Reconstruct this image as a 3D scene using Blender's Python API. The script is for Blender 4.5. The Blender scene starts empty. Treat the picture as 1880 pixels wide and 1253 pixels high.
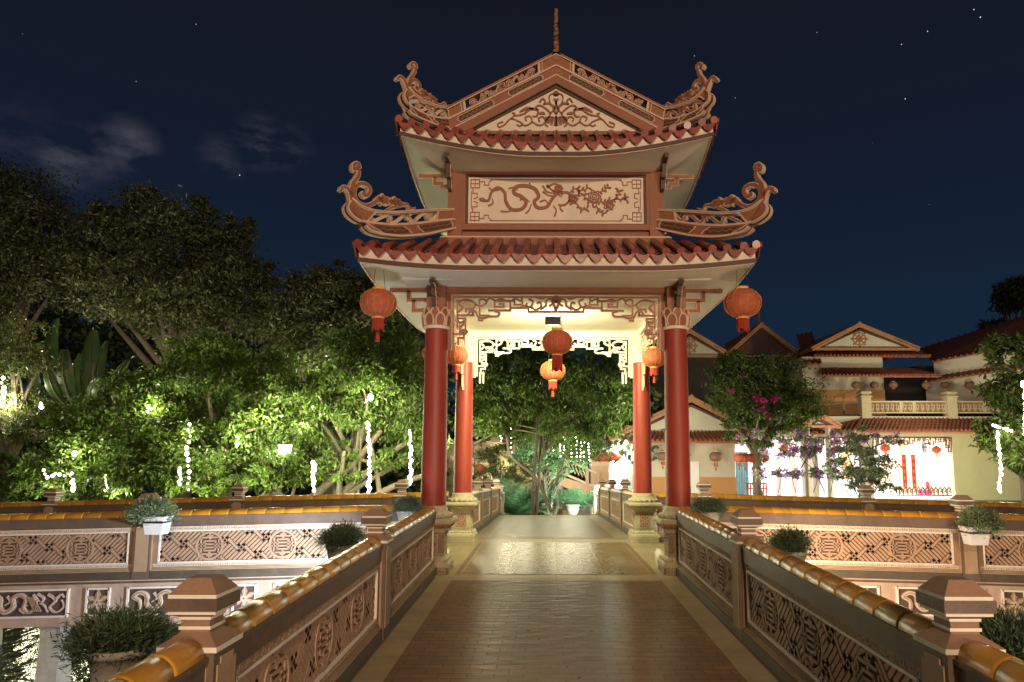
import bpy, math, random
import numpy as np
from mathutils import Vector, Matrix
PI = math.pi
C = bpy.context.scene.collection
sc = bpy.context.scene
rnd = random.Random(7)

# ---------------------------------------------------------------- camera
F_PX, PPX, PPY = 1238.0, 1000.0, 700.0            # focal length and principal point in pixels of a 1880 x 1253 picture
PITCH, ROLL = 0.112, 0.0025
CAM = Vector((-0.15, -8.92, 1.475))
fw = Vector((0, math.cos(PITCH), math.sin(PITCH)))
rt0 = Vector((1, 0, 0)); up0 = rt0.cross(fw)
rt = math.cos(ROLL)*rt0 + math.sin(ROLL)*up0
up = -math.sin(ROLL)*rt0 + math.cos(ROLL)*up0
cd = bpy.data.cameras.new('camera'); cam = bpy.data.objects.new('camera', cd); C.objects.link(cam)
cam.matrix_world = Matrix(((rt.x, up.x, -fw.x, CAM.x), (rt.y, up.y, -fw.y, CAM.y), (rt.z, up.z, -fw.z, CAM.z), (0, 0, 0, 1)))
cd.sensor_width = 36; cd.lens = F_PX/1880*36
cd.shift_x = (940-PPX)/1880; cd.shift_y = (PPY-626.5)/1880
cd.clip_end = 1000; cd.clip_start = 0.05
sc.camera = cam

def ray(px, py):
    return ((px-PPX)/F_PX)*rt + (-(py-PPY)/F_PX)*up + fw
def W(px, py, Y):                                  # the point at world depth y = Y seen at a pixel of the photograph
    d = ray(px, py); return CAM + d*((Y-CAM.y)/d.y)
def WZ(px, py, Z):                                 # ... at height z = Z
    d = ray(px, py); return CAM + d*((Z-CAM.z)/d.z)
def WP(px, py, P0, N):                             # ... on any plane
    d = ray(px, py); return CAM + d*((Vector(P0)-CAM).dot(N)/d.dot(N))

# ---------------------------------------------------------------- sky (night) and light
world = bpy.data.worlds.new("World"); sc.world = world; world.use_nodes = True
def build_world():
    nt = world.node_tree; nt.nodes.clear(); N = nt.nodes.new; L = nt.links.new
    out = N('ShaderNodeOutputWorld'); bg = N('ShaderNodeBackground'); tc = N('ShaderNodeTexCoord')
    L(bg.outputs[0], out.inputs[0])
    sep = N('ShaderNodeSeparateXYZ'); L(tc.outputs['Generated'], sep.inputs[0])
    cr = N('ShaderNodeValToRGB'); L(sep.outputs['Z'], cr.inputs[0])
    e = cr.color_ramp.elements
    e[0].position = 0.0; e[0].color = (0.0075, 0.0150, 0.0290, 1)
    e[1].position = 0.62; e[1].color = (0.0060, 0.0068, 0.0120, 1)
    m = cr.color_ramp.elements.new(0.18); m.color = (0.0062, 0.0150, 0.0330, 1)
    m = cr.color_ramp.elements.new(0.36); m.color = (0.0052, 0.0098, 0.0210, 1)
    # thin clouds low in the west
    mp = N('ShaderNodeMapping'); mp.inputs['Scale'].default_value = (1.0, 1.0, 2.6); L(tc.outputs['Generated'], mp.inputs[0])
    no = N('ShaderNodeTexNoise'); no.inputs['Scale'].default_value = 8.5; no.inputs['Detail'].default_value = 7; no.inputs['Roughness'].default_value = .62
    L(mp.outputs[0], no.inputs['Vector'])
    c2 = N('ShaderNodeValToRGB'); L(no.outputs['Fac'], c2.inputs[0])
    c2.color_ramp.elements[0].position = .44; c2.color_ramp.elements[1].position = .78
    total = None
    for (px, py, r, st) in ((125, 290, .05, .9), (170, 285, .045, 1.0), (235, 270, .045, 1.0), (478, 262, .045, 1.0), (530, 272, .04, .6), (410, 288, .04, .45), (40, 245, .06, .25)):
        d = ray(px, py).normalized()
        vd = N('ShaderNodeVectorMath'); vd.operation = 'DISTANCE'; vd.inputs[1].default_value = d
        nm = N('ShaderNodeVectorMath'); nm.operation = 'NORMALIZE'; L(tc.outputs['Generated'], nm.inputs[0]); L(nm.outputs[0], vd.inputs[0])
        mr = N('ShaderNodeMapRange'); mr.interpolation_type = 'SMOOTHSTEP'
        mr.inputs['From Min'].default_value = 0; mr.inputs['From Max'].default_value = r
        mr.inputs['To Min'].default_value = st; mr.inputs['To Max'].default_value = 0
        L(vd.outputs['Value'], mr.inputs['Value'])
        if total is None: total = mr.outputs[0]
        else:
            a = N('ShaderNodeMath'); a.operation = 'MAXIMUM'; L(total, a.inputs[0]); L(mr.outputs[0], a.inputs[1]); total = a.outputs[0]
    mu = N('ShaderNodeMath'); mu.operation = 'MULTIPLY'; L(total, mu.inputs[0]); L(c2.outputs[0], mu.inputs[1])
    mx = N('ShaderNodeMix'); mx.data_type = 'RGBA'
    L(mu.outputs[0], mx.inputs['Factor']); L(cr.outputs[0], mx.inputs['A']); mx.inputs['B'].default_value = (.088, .086, .112, 1)
    # the brightest stars
    for (px, py, s_) in ((360, 45, .35), (440, 322, 1.0), (1788, 18, .8), (1800, 32, 1.0), (1703, 58, .7), (1662, 182, .8), (1655, 82, .6), (1275, 103, .35), (250, 150, .25), (1500, 60, .3), (1350, 180, .3)):
        vd = N('ShaderNodeVectorMath'); vd.operation = 'DISTANCE'; vd.inputs[1].default_value = ray(px, py).normalized(); L(nm.outputs[0], vd.inputs[0])
        ls = N('ShaderNodeMath'); ls.operation = 'LESS_THAN'; ls.inputs[1].default_value = .00055; L(vd.outputs['Value'], ls.inputs[0])
        sm = N('ShaderNodeMath'); sm.operation = 'MULTIPLY'; sm.inputs[1].default_value = s_; L(ls.outputs[0], sm.inputs[0])
        aa = N('ShaderNodeMix'); aa.data_type = 'RGBA'; aa.blend_type = 'ADD'; aa.inputs['Factor'].default_value = 1; L(mx.outputs['Result'], aa.inputs['A']); L(sm.outputs[0], aa.inputs['B']); mx = aa
    # faint grain of unresolved stars
    vo = N('ShaderNodeTexVoronoi'); vo.inputs['Scale'].default_value = 60; L(tc.outputs['Generated'], vo.inputs['Vector'])
    lt = N('ShaderNodeMath'); lt.operation = 'LESS_THAN'; lt.inputs[1].default_value = .028; L(vo.outputs['Distance'], lt.inputs[0])
    sp = N('ShaderNodeSeparateColor'); L(vo.outputs['Color'], sp.inputs[0])
    gt = N('ShaderNodeMath'); gt.operation = 'GREATER_THAN'; gt.inputs[1].default_value = .91; L(sp.outputs[0], gt.inputs[0])
    st = N('ShaderNodeMath'); st.operation = 'MULTIPLY'; L(lt.outputs[0], st.inputs[0]); L(gt.outputs[0], st.inputs[1])
    st2 = N('ShaderNodeMath'); st2.operation = 'MULTIPLY'; st2.inputs[1].default_value = .35; L(st.outputs[0], st2.inputs[0])
    ad = N('ShaderNodeMix'); ad.data_type = 'RGBA'; ad.blend_type = 'ADD'; ad.inputs['Factor'].default_value = 1
    L(mx.outputs['Result'], ad.inputs['A']); L(st2.outputs[0], ad.inputs['B'])
    L(ad.outputs['Result'], bg.inputs[0]); bg.inputs[1].default_value = 1.03
build_world()
def lamp(kind, name, loc, energy, color, size=.1, target=None, spot=None, blend=.6):
    l = bpy.data.lights.new(name, kind); l.energy = energy; l.color = color
    if kind == 'AREA': l.size = size
    elif kind == 'SUN': l.angle = size
    else: l.shadow_soft_size = size
    if kind == 'SPOT': l.spot_size = spot; l.spot_blend = blend
    o = bpy.data.objects.new(name, l); C.objects.link(o); o.location = loc
    if target is not None: o.rotation_euler = (Vector(target)-Vector(loc)).to_track_quat('-Z', 'Y').to_euler()
    return o
# warm street light from behind the photographer, and a low fill added below it
lamp('POINT', 'unseen_front_light', (1.2, -24, 9.5), 8000, (1, .69, .45), .5)
lamp('POINT', 'unseen_front_light', (7, -21, .6), 4800, (1, .73, .50), 2.0)  # added low fill that brightens the soffits, stands for no known lamp
# moonlight
lamp('SUN', 'moonlight', (0, 0, 30), .035, (.75, .85, 1), math.radians(.6), target=(-12, 25, 0))
sc.view_settings.view_transform = 'Standard'; sc.view_settings.look = 'None'
sc.view_settings.exposure = 0.22; sc.view_settings.gamma = 1
sc.render.engine = 'CYCLES'

# ---------------------------------------------------------------- materials
def mat(name, col, rough=.6, var=.18, scale=6, bump=.15, bscale=60, metal=0, coat=0, spec=.5, dirt=0, dirtcol=(.05, .035, .025), trans=0, island=0, sss=0, speckle=0):
    m = bpy.data.materials.new(name); m.use_nodes = True; nt = m.node_tree; N = nt.nodes.new; L = nt.links.new
    b = nt.nodes['Principled BSDF']; b.inputs['Roughness'].default_value = rough; b.inputs['Metallic'].default_value = metal
    b.inputs['Coat Weight'].default_value = coat; b.inputs['Coat Roughness'].default_value = .08; b.inputs['Specular IOR Level'].default_value = spec
    tc = N('ShaderNodeTexCoord')
    n1 = N('ShaderNodeTexNoise'); n1.inputs['Scale'].default_value = scale; n1.inputs['Detail'].default_value = 6; n1.inputs['Roughness'].default_value = .65
    L(tc.outputs['Object'], n1.inputs['Vector'])
    mr = N('ShaderNodeMapRange'); mr.inputs['From Min'].default_value = .25; mr.inputs['From Max'].default_value = .75
    mr.inputs['To Min'].default_value = 1-var; mr.inputs['To Max'].default_value = 1+var; L(n1.outputs['Fac'], mr.inputs['Value'])
    mx = N('ShaderNodeMix'); mx.data_type = 'RGBA'; mx.blend_type = 'MULTIPLY'; mx.inputs['Factor'].default_value = 1
    mx.inputs['A'].default_value = (*col, 1); L(mr.outputs[0], mx.inputs['B']); res = mx.outputs['Result']
    if island:
        g = N('ShaderNodeNewGeometry'); m2 = N('ShaderNodeMapRange'); m2.inputs['To Min'].default_value = 1-island; m2.inputs['To Max'].default_value = 1+island
        L(g.outputs['Random Per Island'], m2.inputs['Value'])
        x2 = N('ShaderNodeMix'); x2.data_type = 'RGBA'; x2.blend_type = 'MULTIPLY'; x2.inputs['Factor'].default_value = 1
        L(res, x2.inputs['A']); L(m2.outputs[0], x2.inputs['B']); res = x2.outputs['Result']
    if dirt:
        n3 = N('ShaderNodeTexNoise'); n3.inputs['Scale'].default_value = scale*.45; n3.inputs['Detail'].default_value = 9; n3.inputs['Roughness'].default_value = .75
        mz = N('ShaderNodeMapping'); mz.inputs['Scale'].default_value = (1.3, 1.3, .4); L(tc.outputs['Object'], mz.inputs[0]); L(mz.outputs[0], n3.inputs['Vector'])
        r3 = N('ShaderNodeValToRGB'); r3.color_ramp.elements[0].position = .48; r3.color_ramp.elements[1].position = .72; L(n3.outputs['Fac'], r3.inputs[0])
        q = N('ShaderNodeMath'); q.operation = 'MULTIPLY'; q.inputs[1].default_value = dirt; L(r3.outputs[0], q.inputs[0])
        x3 = N('ShaderNodeMix'); x3.data_type = 'RGBA'; L(q.outputs[0], x3.inputs['Factor']); L(res, x3.inputs['A']); x3.inputs['B'].default_value = (*dirtcol, 1); res = x3.outputs['Result']
    L(res, b.inputs['Base Color'])
    rr = N('ShaderNodeMapRange'); rr.inputs['To Min'].default_value = max(0.02, rough-.12); rr.inputs['To Max'].default_value = min(1, rough+.12)
    L(n1.outputs['Fac'], rr.inputs['Value']); L(rr.outputs[0], b.inputs['Roughness'])
    if bump:
        n2 = N('ShaderNodeTexNoise'); n2.inputs['Scale'].default_value = bscale; n2.inputs['Detail'].default_value = 5; L(tc.outputs['Object'], n2.inputs['Vector'])
        bp = N('ShaderNodeBump'); bp.inputs['Strength'].default_value = bump; bp.inputs['Distance'].default_value = .01
        L(n2.outputs['Fac'], bp.inputs['Height']); L(bp.outputs[0], b.inputs['Normal'])
    if trans:
        t = N('ShaderNodeBsdfTranslucent'); L(res, t.inputs['Color']); ms = N('ShaderNodeMixShader'); ms.inputs[0].default_value = trans
        L(b.outputs[0], ms.inputs[1]); L(t.outputs[0], ms.inputs[2]); L(ms.outputs[0], nt.nodes['Material Output'].inputs['Surface'])
    return m
def emit(name, col, s, sample=False):
    m = bpy.data.materials.new(name); m.use_nodes = True; nt = m.node_tree; nt.nodes.clear()
    o = nt.nodes.new('ShaderNodeOutputMaterial'); e = nt.nodes.new('ShaderNodeEmission'); e.inputs[0].default_value = (*col, 1); e.inputs[1].default_value = s
    nt.links.new(e.outputs[0], o.inputs[0])
    if not sample: m.cycles.emission_sampling = 'NONE'
    return m
M = {}
M['brown'] = mat('russet paint', (.30, .115, .062), .6, .16, 5, .25, 70, dirt=.35, dirtcol=(.12, .06, .04))
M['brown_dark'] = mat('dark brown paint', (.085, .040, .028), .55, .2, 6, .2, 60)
M['cream'] = mat('cream paint', (.78, .67, .54), .65, .1, 3, .15, 50, dirt=.22, dirtcol=(.38, .27, .19))
M['soffit'] = mat('soffit plaster', (.80, .77, .64), .8, .07, 1.5, .1, 30, dirt=.25, dirtcol=(.40, .37, .28))
M['edge'] = mat('pale edging paint', (.66, .47, .34), .6, .12, 9, .1, 60)
M['stipple'] = mat('stippled ochre render', (.34, .16, .07), .8, .45, 60, .9, 160)
M['fill_dark'] = mat('dark mosaic field', (.09, .055, .035), .6, .6, 70, .8, 140)
M['tile_red'] = mat('glazed clay roof tile', (.26, .045, .025), .38, .45, 9, .3, 30, island=.25, coat=.2, dirt=.5, dirtcol=(.06, .02, .015))
M['tile_pan'] = mat('clay pan tile', (.13, .035, .022), .6, .45, 12, .35, 40, island=.2)
M['red'] = mat('red column lacquer', (.31, .044, .023), .50, .14, 2.2, .08, 30, dirt=.3, dirtcol=(.22, .022, .016))
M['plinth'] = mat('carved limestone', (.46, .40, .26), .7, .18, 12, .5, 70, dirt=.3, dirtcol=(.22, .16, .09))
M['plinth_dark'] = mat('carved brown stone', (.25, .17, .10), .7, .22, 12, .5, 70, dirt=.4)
M['plinth_red'] = mat('red carved field', (.36, .09, .045), .6, .2, 12, .2, 60)
M['stone'] = mat('terracotta rendered stone', (.33, .20, .125), .7, .16, 4, .35, 60, dirt=.55, dirtcol=(.17, .10, .07))
M['stone_lt'] = mat('tan rendered stone', (.40, .28, .175), .7, .14, 5, .3, 60, dirt=.35, dirtcol=(.22, .14, .09))
M['stone_dk'] = mat('dark umber stone', (.150, .105, .076), .55, .2, 5, .3, 50, dirt=.4, dirtcol=(.04, .03, .024))
M['lattice'] = mat('carved terracotta lattice', (.43, .28, .185), .7, .15, 8, .3, 80, dirt=.3, dirtcol=(.15, .09, .06))
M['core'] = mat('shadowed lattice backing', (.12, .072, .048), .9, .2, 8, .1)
M['white_line'] = mat('white edging', (.80, .75, .66), .55, .08, 12, .15, 60, dirt=.3, dirtcol=(.35, .28, .2))
M['amber'] = mat('amber glazed ridge tile', (.54, .26, .028), .30, .25, 5, .3, 14, spec=.4, island=.18, dirt=.35, dirtcol=(.22, .08, .014))
M['kerb'] = mat('dark wet kerb stone', (.10, .078, .055), .5, .25, 6, .4, 50, dirt=.4)
M['fascia_dk'] = mat('dark carved field', (.085, .055, .05), .8, .2, 10, .3)
M['fascia'] = mat('weathered bridge render', (.46, .35, .27), .75, .18, 3, .35, 50, dirt=.6, dirtcol=(.22, .13, .09))
M['carve'] = mat('pale carving', (.60, .48, .38), .6, .14, 14, .3, 70)
M['concrete'] = mat('concrete pillar', (.42, .40, .33), .85, .2, 5, .3, 40, dirt=.4, dirtcol=(.15, .16, .1))
M['lantern'] = mat('red orange lantern silk', (.66, .19, .095), .7, .2, 14, .1, 60, trans=.4)
M['lantern_dim'] = mat('dim lantern silk', (.26, .15, .10), .8, .2, 14, .1, 60, trans=.25)  # darker copy of the lantern silk, unlit dimness put into the colour
M['lantern_rib'] = mat('gold lantern rib', (.75, .42, .12), .45, .1, 10, .05)
M['tassel'] = mat('red lantern fringe', (.55, .07, .04), .7, .1, 30, .1, trans=.3)
M['gold'] = mat('gold lantern print', (.62, .34, .12), .4, .1, 10, .05)
M['black'] = mat('black metal', (.02, .02, .02), .5, .1, 10, .05)
M['grey'] = mat('grey lamp housing', (.14, .14, .12), .5, .1, 10, .05)
M['potwhite'] = mat('white planter', (.72, .74, .74), .5, .08, 10, .1, dirt=.25, dirtcol=(.3, .3, .26))
M['leaf'] = mat('leaf green', (.085, .150, .020), .5, .35, 1.2, 0, island=.45, trans=.4)
M['leaf_dk'] = mat('deep leaf green', (.065, .085, .028), .55, .4, .9, 0, island=.5, trans=.3)
M['leaf_olive'] = mat('olive leaf', (.12, .13, .055), .55, .4, .9, 0, island=.5, trans=.3)
M['leaf_bush'] = mat('fine shrub leaf', (.11, .16, .085), .5, .25, 3, 0, island=.45, trans=.3)
M['leaf_lit'] = mat('pale lit leaf', (.20, .27, .14), .55, .3, 3, 0, island=.4, trans=.3)  # lighter copy of the shrub leaf, lamplight put into its colour
M['leaf_teal'] = mat('broad bluish leaf', (.13, .25, .13), .5, .25, 3, 0, island=.4, trans=.3)
M['banana'] = mat('banana leaf', (.040, .070, .022), .42, .35, 2, .2, 12, trans=.25)
M['flower'] = mat('pink bougainvillea', (.55, .06, .24), .6, .2, 4, 0, island=.3, trans=.4)
M['flower_v'] = mat('violet bougainvillea', (.52, .26, .66), .6, .2, 4, 0, island=.3, trans=.4)
M['bark'] = mat('pale banyan bark', (.15, .125, .085), .85, .3, 6, .8, 30, dirt=.3)
M['bark_dk'] = mat('dark bark', (.085, .065, .045), .9, .3, 6, .8, 30)
M['wall'] = mat('cream house wall', (.56, .53, .42), .85, .08, 1, .1, 20, dirt=.35, dirtcol=(.36, .32, .22))
M['wall_y'] = mat('pale yellow wall', (.58, .56, .33), .85, .07, 1, .1, 20, dirt=.25, dirtcol=(.4, .38, .22))
M['wall_or'] = mat('ochre dado', (.50, .26, .10), .8, .1, 1, .1)
M['roof_bg'] = mat('old red roof tile', (.26, .085, .045), .7, .4, 4, .4, 20, dirt=.45, dirtcol=(.07, .03, .02))
M['roof_trim'] = mat('terracotta roof trim', (.42, .21, .10), .7, .15, 4, .2)
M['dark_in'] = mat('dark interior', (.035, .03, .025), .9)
M['white'] = mat('white painted wall', (.80, .80, .80), .7, .04, 2, .05)
M['bulb'] = emit('warm white bulb', (1, .93, .66), 14)
M['bulb_cool'] = emit('white lamp glow', (.95, .97, 1), 9)
M['ground'] = mat('packed earth', (.13, .10, .06), .9, .35, 1.5, .6, 12)
M['rock'] = mat('garden rock', (.28, .22, .15), .85, .3, 3, .8, 12)

# ---------------------------------------------------------------- mesh builder
def cat(pts, k=6, closed=False):                   # smooth curve through points
    n = len(pts); out = []
    P = [Vector(p) for p in pts]
    rng = range(n if closed else n-1)
    for i in rng:
        if closed: a, b, c, d = P[(i-1) % n], P[i], P[(i+1) % n], P[(i+2) % n]
        else: a, b, c, d = P[max(i-1, 0)], P[i], P[i+1], P[min(i+2, n-1)]
        for j in range(k):
            t = j/k
            out.append(.5*((2*b)+(c-a)*t+(2*a-5*b+4*c-d)*t*t+(3*b-a-3*c+d)*t**3))
    if not closed: out.append(P[-1])
    return out
def spiral(cx, cy, r0, r1, a0, turns, n=18):
    return [(cx+(r0+(r1-r0)*i/n)*math.cos(a0+turns*2*PI*i/n), cy+(r0+(r1-r0)*i/n)*math.sin(a0+turns*2*PI*i/n)) for i in range(n+1)]
class Fr:                                          # a frame: origin and three directions
    def __init__(s, O, U=(1, 0, 0), V=(0, 0, 1), N=(0, -1, 0)): s.O, s.U, s.V, s.N = Vector(O), Vector(U), Vector(V), Vector(N)
    def p(s, u, v, n=0): return s.O+s.U*u+s.V*v+s.N*n
class MB:
    def __init__(s): s.v = []; s.f = []; s.m = []; s.mats = []; s.sm = []
    def mi(s, m):
        if m not in s.mats: s.mats.append(m)
        return s.mats.index(m)
    def add(s, vs, fs, m, smooth=False):
        o = len(s.v); s.v += [tuple(p) for p in vs]; k = s.mi(m)
        for f in fs: s.f.append(tuple(i+o for i in f)); s.m.append(k); s.sm.append(smooth)
    def box(s, x0, x1, y0, y1, z0, z1, m, ch=0, fr=None):
        fr = fr or Fr((0, 0, 0), (1, 0, 0), (0, 1, 0), (0, 0, 1))
        if ch:
            poly = [(x0+ch, y0), (x1-ch, y0), (x1, y0+ch), (x1, y1-ch), (x1-ch, y1), (x0+ch, y1), (x0, y1-ch), (x0, y0+ch)]
        else: poly = [(x0, y0), (x1, y0), (x1, y1), (x0, y1)]
        s.prism(poly, z0, z1, fr, m)
    def prism(s, poly, n0, n1, fr, m):
        k = len(poly)
        vs = [fr.p(u, v, n0) for u, v in poly]+[fr.p(u, v, n1) for u, v in poly]
        fs = [tuple(range(k))[::-1], tuple(range(k, 2*k))]+[(i, (i+1) % k, k+(i+1) % k, k+i) for i in range(k)]
        s.add(vs, fs, m)
    def rib(s, pts, w, n0, n1, fr, m, taper=None, closed=False):
        pts = [Vector((p[0], p[1])) for p in pts]
        q = [pts[0]]
        for p in pts[1:]:
            if (p-q[-1]).length > 1e-5: q.append(p)
        if closed and (q[0]-q[-1]).length < 1e-5: q.pop()
        pts = q; n = len(pts)
        if n < 2: return
        L, R = [], []
        for i in range(n):
            if closed: a, c = pts[i-1], pts[(i+1) % n]
            else: a, c = pts[max(i-1, 0)], pts[min(i+1, n-1)]
            b = pts[i]
            d1 = (b-a).normalized() if (b-a).length > 1e-7 else None; d2 = (c-b).normalized() if (c-b).length > 1e-7 else None
            if d1 is None: d1 = d2
            if d2 is None: d2 = d1
            t = d1+d2
            if t.length < .2: t = d1
            t.normalize(); nn = Vector((-t.y, t.x)); cs = max(.5, nn.dot(Vector((-d1.y, d1.x))))
            ww = (w if taper is None else w*(taper(i/(n-1))))*.5/cs
            L.append(b+nn*ww); R.append(b-nn*ww)
        vs = []
        for i in range(n):
            vs += [fr.p(L[i].x, L[i].y, n0), fr.p(L[i].x, L[i].y, n1), fr.p(R[i].x, R[i].y, n1), fr.p(R[i].x, R[i].y, n0)]
        fs = []
        for i in range(n if closed else n-1):
            a, b = 4*i, 4*((i+1) % n)
            fs += [(a+1, b+1, b+2, a+2), (a, b, b+1, a+1), (a+2, b+2, b+3, a+3), (a+3, b+3, b, a)]
        if not closed: fs += [(0, 1, 2, 3), (4*n-1, 4*n-2, 4*n-3, 4*n-4)]
        s.add(vs, fs, m)
    def rib2(s, pts, w, n0, n1, fr, m, me, e=.008, taper=None, closed=False):
        s.rib(pts, w+2*e, n0, n1-.004, fr, me, taper, closed); s.rib(pts, w, n1-.006, n1, fr, m, taper, closed)
    def tube(s, pts, r, m, k=8, smooth=True, caps=True):
        pts = [Vector(p) for p in pts]; n = len(pts)
        rs = r if isinstance(r, (list, tuple)) else [r]*n
        vs = []; ref = Vector((0, 0, 1))
        for i in range(n):
            t = (pts[min(i+1, n-1)]-pts[max(i-1, 0)])
            if t.length < 1e-9: t = Vector((0, 0, 1))
            t.normalize(); a = t.cross(ref)
            if a.length < .05: a = t.cross(Vector((0, 1, 0)))
            a.normalize(); b = t.cross(a)
            for j in range(k):
                an = 2*PI*j/k; vs.append(pts[i]+(a*math.cos(an)+b*math.sin(an))*rs[i])
        fs = [(i*k+j, i*k+(j+1) % k, (i+1)*k+(j+1) % k, (i+1)*k+j) for i in range(n-1) for j in range(k)]
        s.add(vs, fs, m, smooth)
        if caps: s.add(vs[:k], [tuple(range(k))[::-1]], m); s.add(vs[-k:], [tuple(range(k))], m)
    def lathe(s, prof, m, c=(0, 0, 0), k=24, smooth=True, wob=None, sq=False):
        vs = []
        for r, z in prof:
            for j in range(k):
                a = 2*PI*(j+.5)/k; rr = r*(1+(wob(a) if wob else 0))
                if sq: rr = rr/math.cos(PI/k)
                vs.append((c[0]+rr*math.cos(a), c[1]+rr*math.sin(a), c[2]+z))
        n = len(prof)
        fs = [(i*k+j, i*k+(j+1) % k, (i+1)*k+(j+1) % k, (i+1)*k+j) for i in range(n-1) for j in range(k)]
        s.add(vs, fs, m, smooth)
        if prof[0][0] > 1e-4: s.add(vs[:k], [tuple(range(k))[::-1]], m)
        if prof[-1][0] > 1e-4: s.add(vs[-k:], [tuple(range(k))], m)
    def square(s, prof, m, c=(0, 0, 0), dx=1, dy=1, mats=None):       # stacked square rings; mats[i] for the band i
        for i in range(len(prof)-1):
            (a, z0), (b, z1) = prof[i], prof[i+1]
            vs = [(c[0]+sx*a*dx, c[1]+sy*a*dy, c[2]+z0) for sx, sy in ((-1, -1), (1, -1), (1, 1), (-1, 1))]+[(c[0]+sx*b*dx, c[1]+sy*b*dy, c[2]+z1) for sx, sy in ((-1, -1), (1, -1), (1, 1), (-1, 1))]
            s.add(vs, [(j, (j+1) % 4, 4+(j+1) % 4, 4+j) for j in range(4)], mats[i] if mats else m)
        a, z = prof[0]; s.add([(c[0]+sx*a*dx, c[1]+sy*a*dy, c[2]+z) for sx, sy in ((-1, -1), (-1, 1), (1, 1), (1, -1))], [(0, 1, 2, 3)], mats[0] if mats else m)
        a, z = prof[-1]; s.add([(c[0]+sx*a*dx, c[1]+sy*a*dy, c[2]+z) for sx, sy in ((-1, -1), (1, -1), (1, 1), (-1, 1))], [(0, 1, 2, 3)], mats[-1] if mats else m)
    def grid(s, rows, m, smooth=True):
        n, k = len(rows), len(rows[0])
        s.add([p for r in rows for p in r], [(i*k+j, i*k+j+1, (i+1)*k+j+1, (i+1)*k+j) for i in range(n-1) for j in range(k-1)], m, smooth)
    def ball(s, c, r, m, k=8, sz=1): s.lathe([(max(r*math.sin(PI*i/k), 1e-5), -r*sz*math.cos(PI*i/k)) for i in range(k+1)], m, c, k+4)
    def obj(s, name, parent=None, off=None):
        me = bpy.data.meshes.new(name)
        off = Vector(off) if off is not None else (Vector(parent['_loc']) if parent is not None and '_loc' in parent else Vector((0, 0, 0)))
        me.from_pydata([(x-off.x, y-off.y, z-off.z) for x, y, z in s.v], [], s.f)
        for m in s.mats: me.materials.append(m)
        me.polygons.foreach_set('material_index', s.m); me.polygons.foreach_set('use_smooth', s.sm); me.update()
        o = bpy.data.objects.new(name, me); C.objects.link(o)
        if parent is not None:
            o.parent = parent
            if '_loc' in parent: o['_loc'] = list(off)
        return o
def tag(o, label, cat_, group=None):
    o['label'] = label; o['category'] = cat_
    if group: o['group'] = group
    return o
def thing(name, loc, label, cat_, group=None):
    o = bpy.data.objects.new(name, None); C.objects.link(o); o.location = loc; o.empty_display_size = .2; o['_loc'] = list(loc)
    return tag(o, label, cat_, group)
def structure(o): o['kind'] = 'structure'; return o
def dup(root, loc, label, rz=0, scale=None, group=None):
    r = root.copy(); C.objects.link(r); r.location = loc; r.rotation_euler = (0, 0, rz); r['label'] = label
    if scale: r.scale = (scale,)*3
    if group: r['group'] = group
    def rec(src, dst):
        for ch in src.children:
            c = ch.copy(); C.objects.link(c); c.parent = dst; rec(ch, c)
    rec(root, r); return r
# ---------------------------------------------------------------- the ground, the pond, the decks
def zf(Y):                                          # height of the long bridge's deck
    if Y < -.42: return .0215*(Y+.42)
    if Y < 3.4: return 0
    if Y < 11.7: return -.033*(Y-3.4)
    return -.274-.13*(min(Y, 15.5)-11.7)
def zc(x): return -.027*max(abs(x)-1.9, 0)           # height of the cross bridge's deck
def water_mat():
    m = bpy.data.materials.new('pond water'); m.use_nodes = True; nt = m.node_tree; b = nt.nodes['Principled BSDF']
    b.inputs['Base Color'].default_value = (.012, .018, .008, 1); b.inputs['Roughness'].default_value = .10; b.inputs['IOR'].default_value = 1.33
    b.inputs['Specular IOR Level'].default_value = .3
    tc = nt.nodes.new('ShaderNodeTexCoord'); n = nt.nodes.new('ShaderNodeTexNoise'); n.inputs['Scale'].default_value = 3.5; n.inputs['Detail'].default_value = 4
    mp = nt.nodes.new('ShaderNodeMapping'); mp.inputs['Scale'].default_value = (1, .55, 1)
    bp = nt.nodes.new('ShaderNodeBump'); bp.inputs['Strength'].default_value = .6; bp.inputs['Distance'].default_value = .08
    nt.links.new(tc.outputs['Object'], mp.inputs[0]); nt.links.new(mp.outputs[0], n.inputs['Vector']); nt.links.new(n.outputs['Fac'], bp.inputs['Height']); nt.links.new(bp.outputs[0], b.inputs['Normal'])
    return m
M['water'] = water_mat()
mb = MB(); mb.add([(-60, -40, -1.75), (60, -40, -1.75), (60, 9.6, -1.75), (-60, 9.6, -1.75)], [(0, 1, 2, 3)], M['water']); structure(mb.obj('water'))
mb = MB()
mb.grid([[(-400, y, z), (400, y, z)] for y, z in ((9.5, -2.2), (9.5, -.80), (15.4, -.80), (40, -.8), (400, -.8))], M['ground'], False)
mb.add([(-400, -60, -2.2), (400, -60, -2.2), (400, 9.5, -2.2), (-400, 9.5, -2.2)], [(0, 1, 2, 3)], M['ground'])
structure(mb.obj('ground'))

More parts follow.
